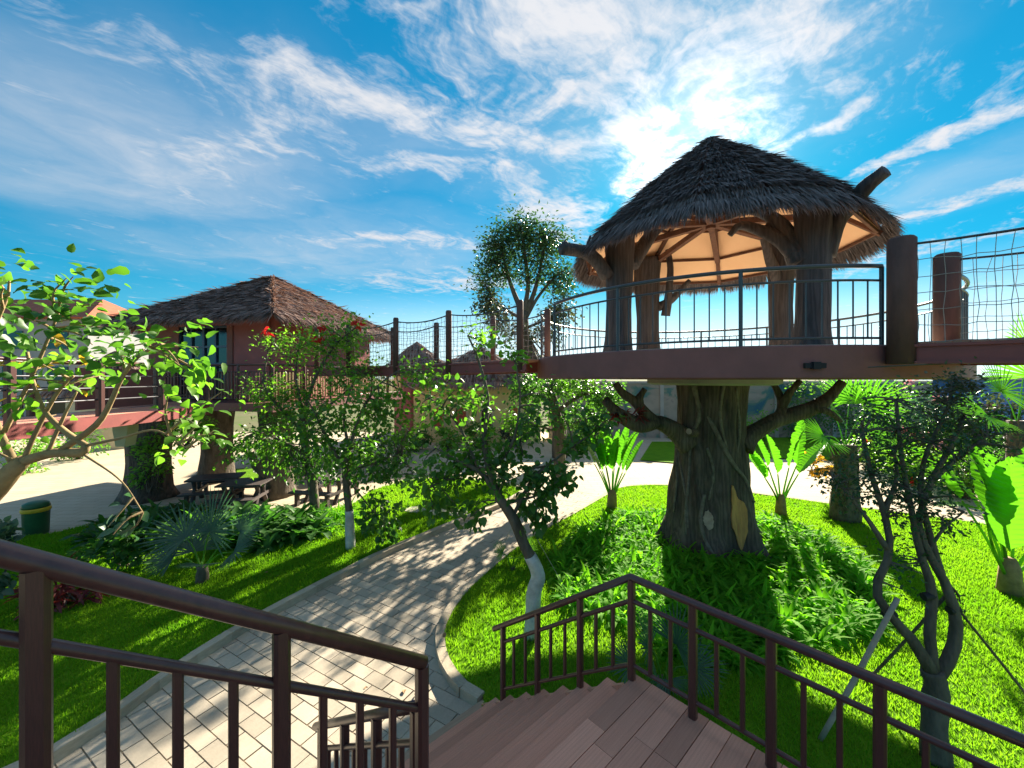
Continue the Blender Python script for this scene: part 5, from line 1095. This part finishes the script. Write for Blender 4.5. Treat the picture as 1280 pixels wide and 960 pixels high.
bed('broad_leaf_bed', 'low dark broad leaved plants at the foot of the stout pillar', gp([(290, 650), (330, 642), (395, 646), (405, 668), (330, 690), (285, 680)]), 90, .75, .16, M_FERN_D, 44, cat='plants', nl=9, avoid=False)
bed('broad_leaf_bed', 'dark low shrub bed along the plaza edge by the bin', gp([(120, 662), (190, 640), (245, 642), (250, 680), (190, 690), (110, 690)]), 110, .6, .13, M_LEAF_DARK, 45, cat='plants', nl=12, avoid=False)
bed('strap_plants', 'bright strap leaved plants beside the stout pillar', gp([(395, 650), (440, 640), (440, 652), (405, 672)]), 26, .6, .05, M_FERN, 46, cat='plants', avoid=False)
# shrubs
def shrub(name, label, c, r, n, size, m, seed, tmpl=L_SMALL, group=None, flowers=None, cat='shrub', stem=True):
    rng = np.random.default_rng(seed); c = np.asarray(c, float); r = np.asarray(r, float) * np.ones(3); z0 = max(0, c[2] - r[2])
    t = thing(name, label, cat, (c[0], c[1], z0), group)
    subs = max(5, int(n / 40)); sc_ = blob(rng, c, r * .85, subs, .35); sc_[:, 2] = np.maximum(sc_[:, 2], z0 + .1); parts = []; tw = MB()
    for s_ in sc_:
        tw.tube(interp([np.array([c[0], c[1], z0]) + rng.normal(size=3) * [.08, .08, 0], (s_ + [c[0], c[1], z0]) / 2 + rng.normal(size=3) * .08, s_], 5), [.02, .006], 5, cap=False)
        parts.append(leaves(rng, blob(rng, s_, r * .36, n // subs, .1), size, .25, tmpl, .8, out_c=c))
    tag(tw.build('stems', M_BARK, t, True), kind='stuff'); V, Fc = merge(parts); V[:, 2] = np.maximum(V[:, 2], .02); obj_np('foliage', V, Fc, m, t)
    if flowers:
        for f in sc_[:flowers[1]]:
            o_ = (f - c); p = c + o_ / (np.linalg.norm(o_ / r) + 1e-6) * 1.02; p[1] = min(p[1], c[1] - .2 * r[1])
            V, Fc = leaves(rng, blob(rng, p, flowers[2], 18, .1), flowers[2] * 1.6, -.2, L_SMALL, .5); obj_np('flower', V, Fc, flowers[0], t)
    return t
shrub('red_leaf_plant', 'dark red leaved cordyline plant on the shaded lawn below the thick railing', G(98, 752, LZ) + [0, 0, .3], (.55, .4, .35), 160, .30, M_LEAF_RED, 51, L_LONG)
shrub('shrub', 'grey green rounded shrub beside the litter bin', P(-8, 700, 6.2), (.36, .4, .5), 320, .14, M_LEAF_BLUE, 52, L_ROUND, 'garden shrubs')
shrub('shrub', 'bluish big leaved shrub behind the thick railing near the fan palm', P(165, 690, 8.4), (.9, .6, .5), 380, .18, M_LEAF_DARK, 53, L_ROUND, 'garden shrubs')
shrub('shrub', 'light green shrub climbing round the dark trunk pillar', P(190, 575, 13.0), (.7, .6, 1.0), 900, .14, M_LEAF_LIGHT, 54, L_SMALL, 'garden shrubs')
shrub('shrub', 'bright leafy shrub under the hut deck edge', P(232, 540, 11.8), (.9, .6, .5), 700, .14, M_LEAF_LIGHT, 55, L_SMALL, 'garden shrubs')
hz = [(1010, 26, 4.2, 1.6, M_LEAF_MID, 'tall mid green hedge bush against the mural wall', None), (1075, 24, 3.8, 1.8, M_LEAF_DARK, 'dark hedge bush behind the stout fan palm', None), (1120, 21, 3.9, 1.6, M_LEAF_MID, 'pink flowering bush behind the twisted tree', (M_PINKF, 7, .22)), (1165, 19, 3.6, 1.5, M_LEAF_BLUE, 'blue green bush with pale flowers behind the twisted tree', (M_PINKF, 5, .2)),
      (1215, 17, 3.5, 1.4, M_LEAF_DARK, 'dark flowering bush beside the blue booth', (M_PINKF, 4, .18)), (1262, 16, 3.4, 1.3, M_LEAF_OLIVE, 'grey green bush at the far end of the plaza', None), (1140, 15.5, 1.5, .9, M_LEAF_LIGHT, 'low light green bush with orange flowers on the plaza edge', (M_REDF, 4, .12)), (1090, 18, 1.7, 1.0, M_LEAF_LIGHT, 'low light green bush with red flowers by the fan palm', (M_REDF, 5, .14)), (1205, 13.5, 1.6, .9, M_LEAF_MID, 'low mid green bush near the huge paddle leaf', None), (1300, 13, 2.6, 1.2, M_LEAF_DARK, 'tall dark bush beyond the huge paddle leaf', None)]
for k, (u, d, h, r_, m, lab, fl_) in enumerate(hz):
    x = (u - U0) / F * d; shrub('flowering_bush' if fl_ else 'hedge_bush', lab, (x, d, h / 2), (r_ * 1.2, r_, h / 2), 1500, .20, m, 60 + k, L_SMALL, 'bushes beyond the plaza', fl_, 'bush')
hz2 = [(560, 22.5, 1.4, 1.0, M_LEAF_LIGHT, 'light green bush in front of the cream building'), (520, 22, 1.2, 1.0, M_LEAF_DARK, 'dark low bush in front of the cream building'), (600, 23, 1.6, 1.0, M_LEAF_MID, 'mid green bush at the corner of the cream building'), (640, 23.5, 1.5, .9, M_LEAF_OLIVE, 'grey green bush near the shade tree'), (745, 23, 2.9, .9, M_LEAF_MID, 'tall slim bush left of the sculpted limbs'), (715, 22, 1.2, .8, M_LEAF_LIGHT, 'low bush at the foot of the shade tree'), (880, 25, 1.3, 1.0, M_LEAF_MID, 'low bush behind the sculpted trunk'), (945, 24, 2.2, 1.0, M_LEAF_LIGHT, 'light bush at the mural wall'), (100, 20, 2.0, 1.3, M_LEAF_MID, 'mid green bush beyond the walkway'), (30, 17, 1.8, 1.2, M_LEAF_LIGHT, 'light green bush beyond the plaza near the hut'), (460, 20, 2.6, 1.2, M_LEAF_MID, 'bushy green shrub under the rope bridge'), (500, 19, 1.5, 1.0, M_LEAF_MID, 'rounded shrub behind the slim whitewashed tree')]
for k, (u, d, h, r_, m, lab) in enumerate(hz2):
    x = (u - U0) / F * d; shrub('hedge_bush', lab, (x, d, h / 2), (r_, r_, h / 2), 800, .20, m, 80 + k, L_SMALL, 'bushes along the far edge', None, 'bush')
shrub('bromeliad_clump', 'red bromeliad clump growing on the left sculpted limb', P(782, 517, 8.85), (.34, .2, .12), 130, .26, M_LEAF_RED, 58, L_LONG, cat='plant')
shrub('yellow_leaf_shrub', 'low shrub with yellow leaves beside the wide traveller palm', P(1018, 580, 13.4), (.6, .4, .45), 260, .22, M_LEAF_YEL, 59, L_SMALL)
shrub('cordyline', 'pinkish red broad leaved cordyline in the lawn corner under the thick railing', G(60, 760, LZ) + [0, 0, .3], (.4, .35, .35), 120, .34, M_LEAF_RED, 57, L_LONG)
# fallen leaves
rng = np.random.default_rng(77)
for k, (u, v) in enumerate([(520, 868), (457, 858), (335, 715), (348, 719), (555, 797), (505, 862)]):
    z = .03 if u > 400 and u < 550 else LZ + .05
    V, Fc = leaves(rng, np.array([G(u, v, z)]), .08, 0, L_ROUND, 3); tag(obj_np('fallen_leaf', V, Fc, M_DIRT), 'small dry brown leaf fallen on the pavers of the path' if z < .1 else 'small dry brown leaf fallen on the lawn', 'leaf', 'fallen leaves')
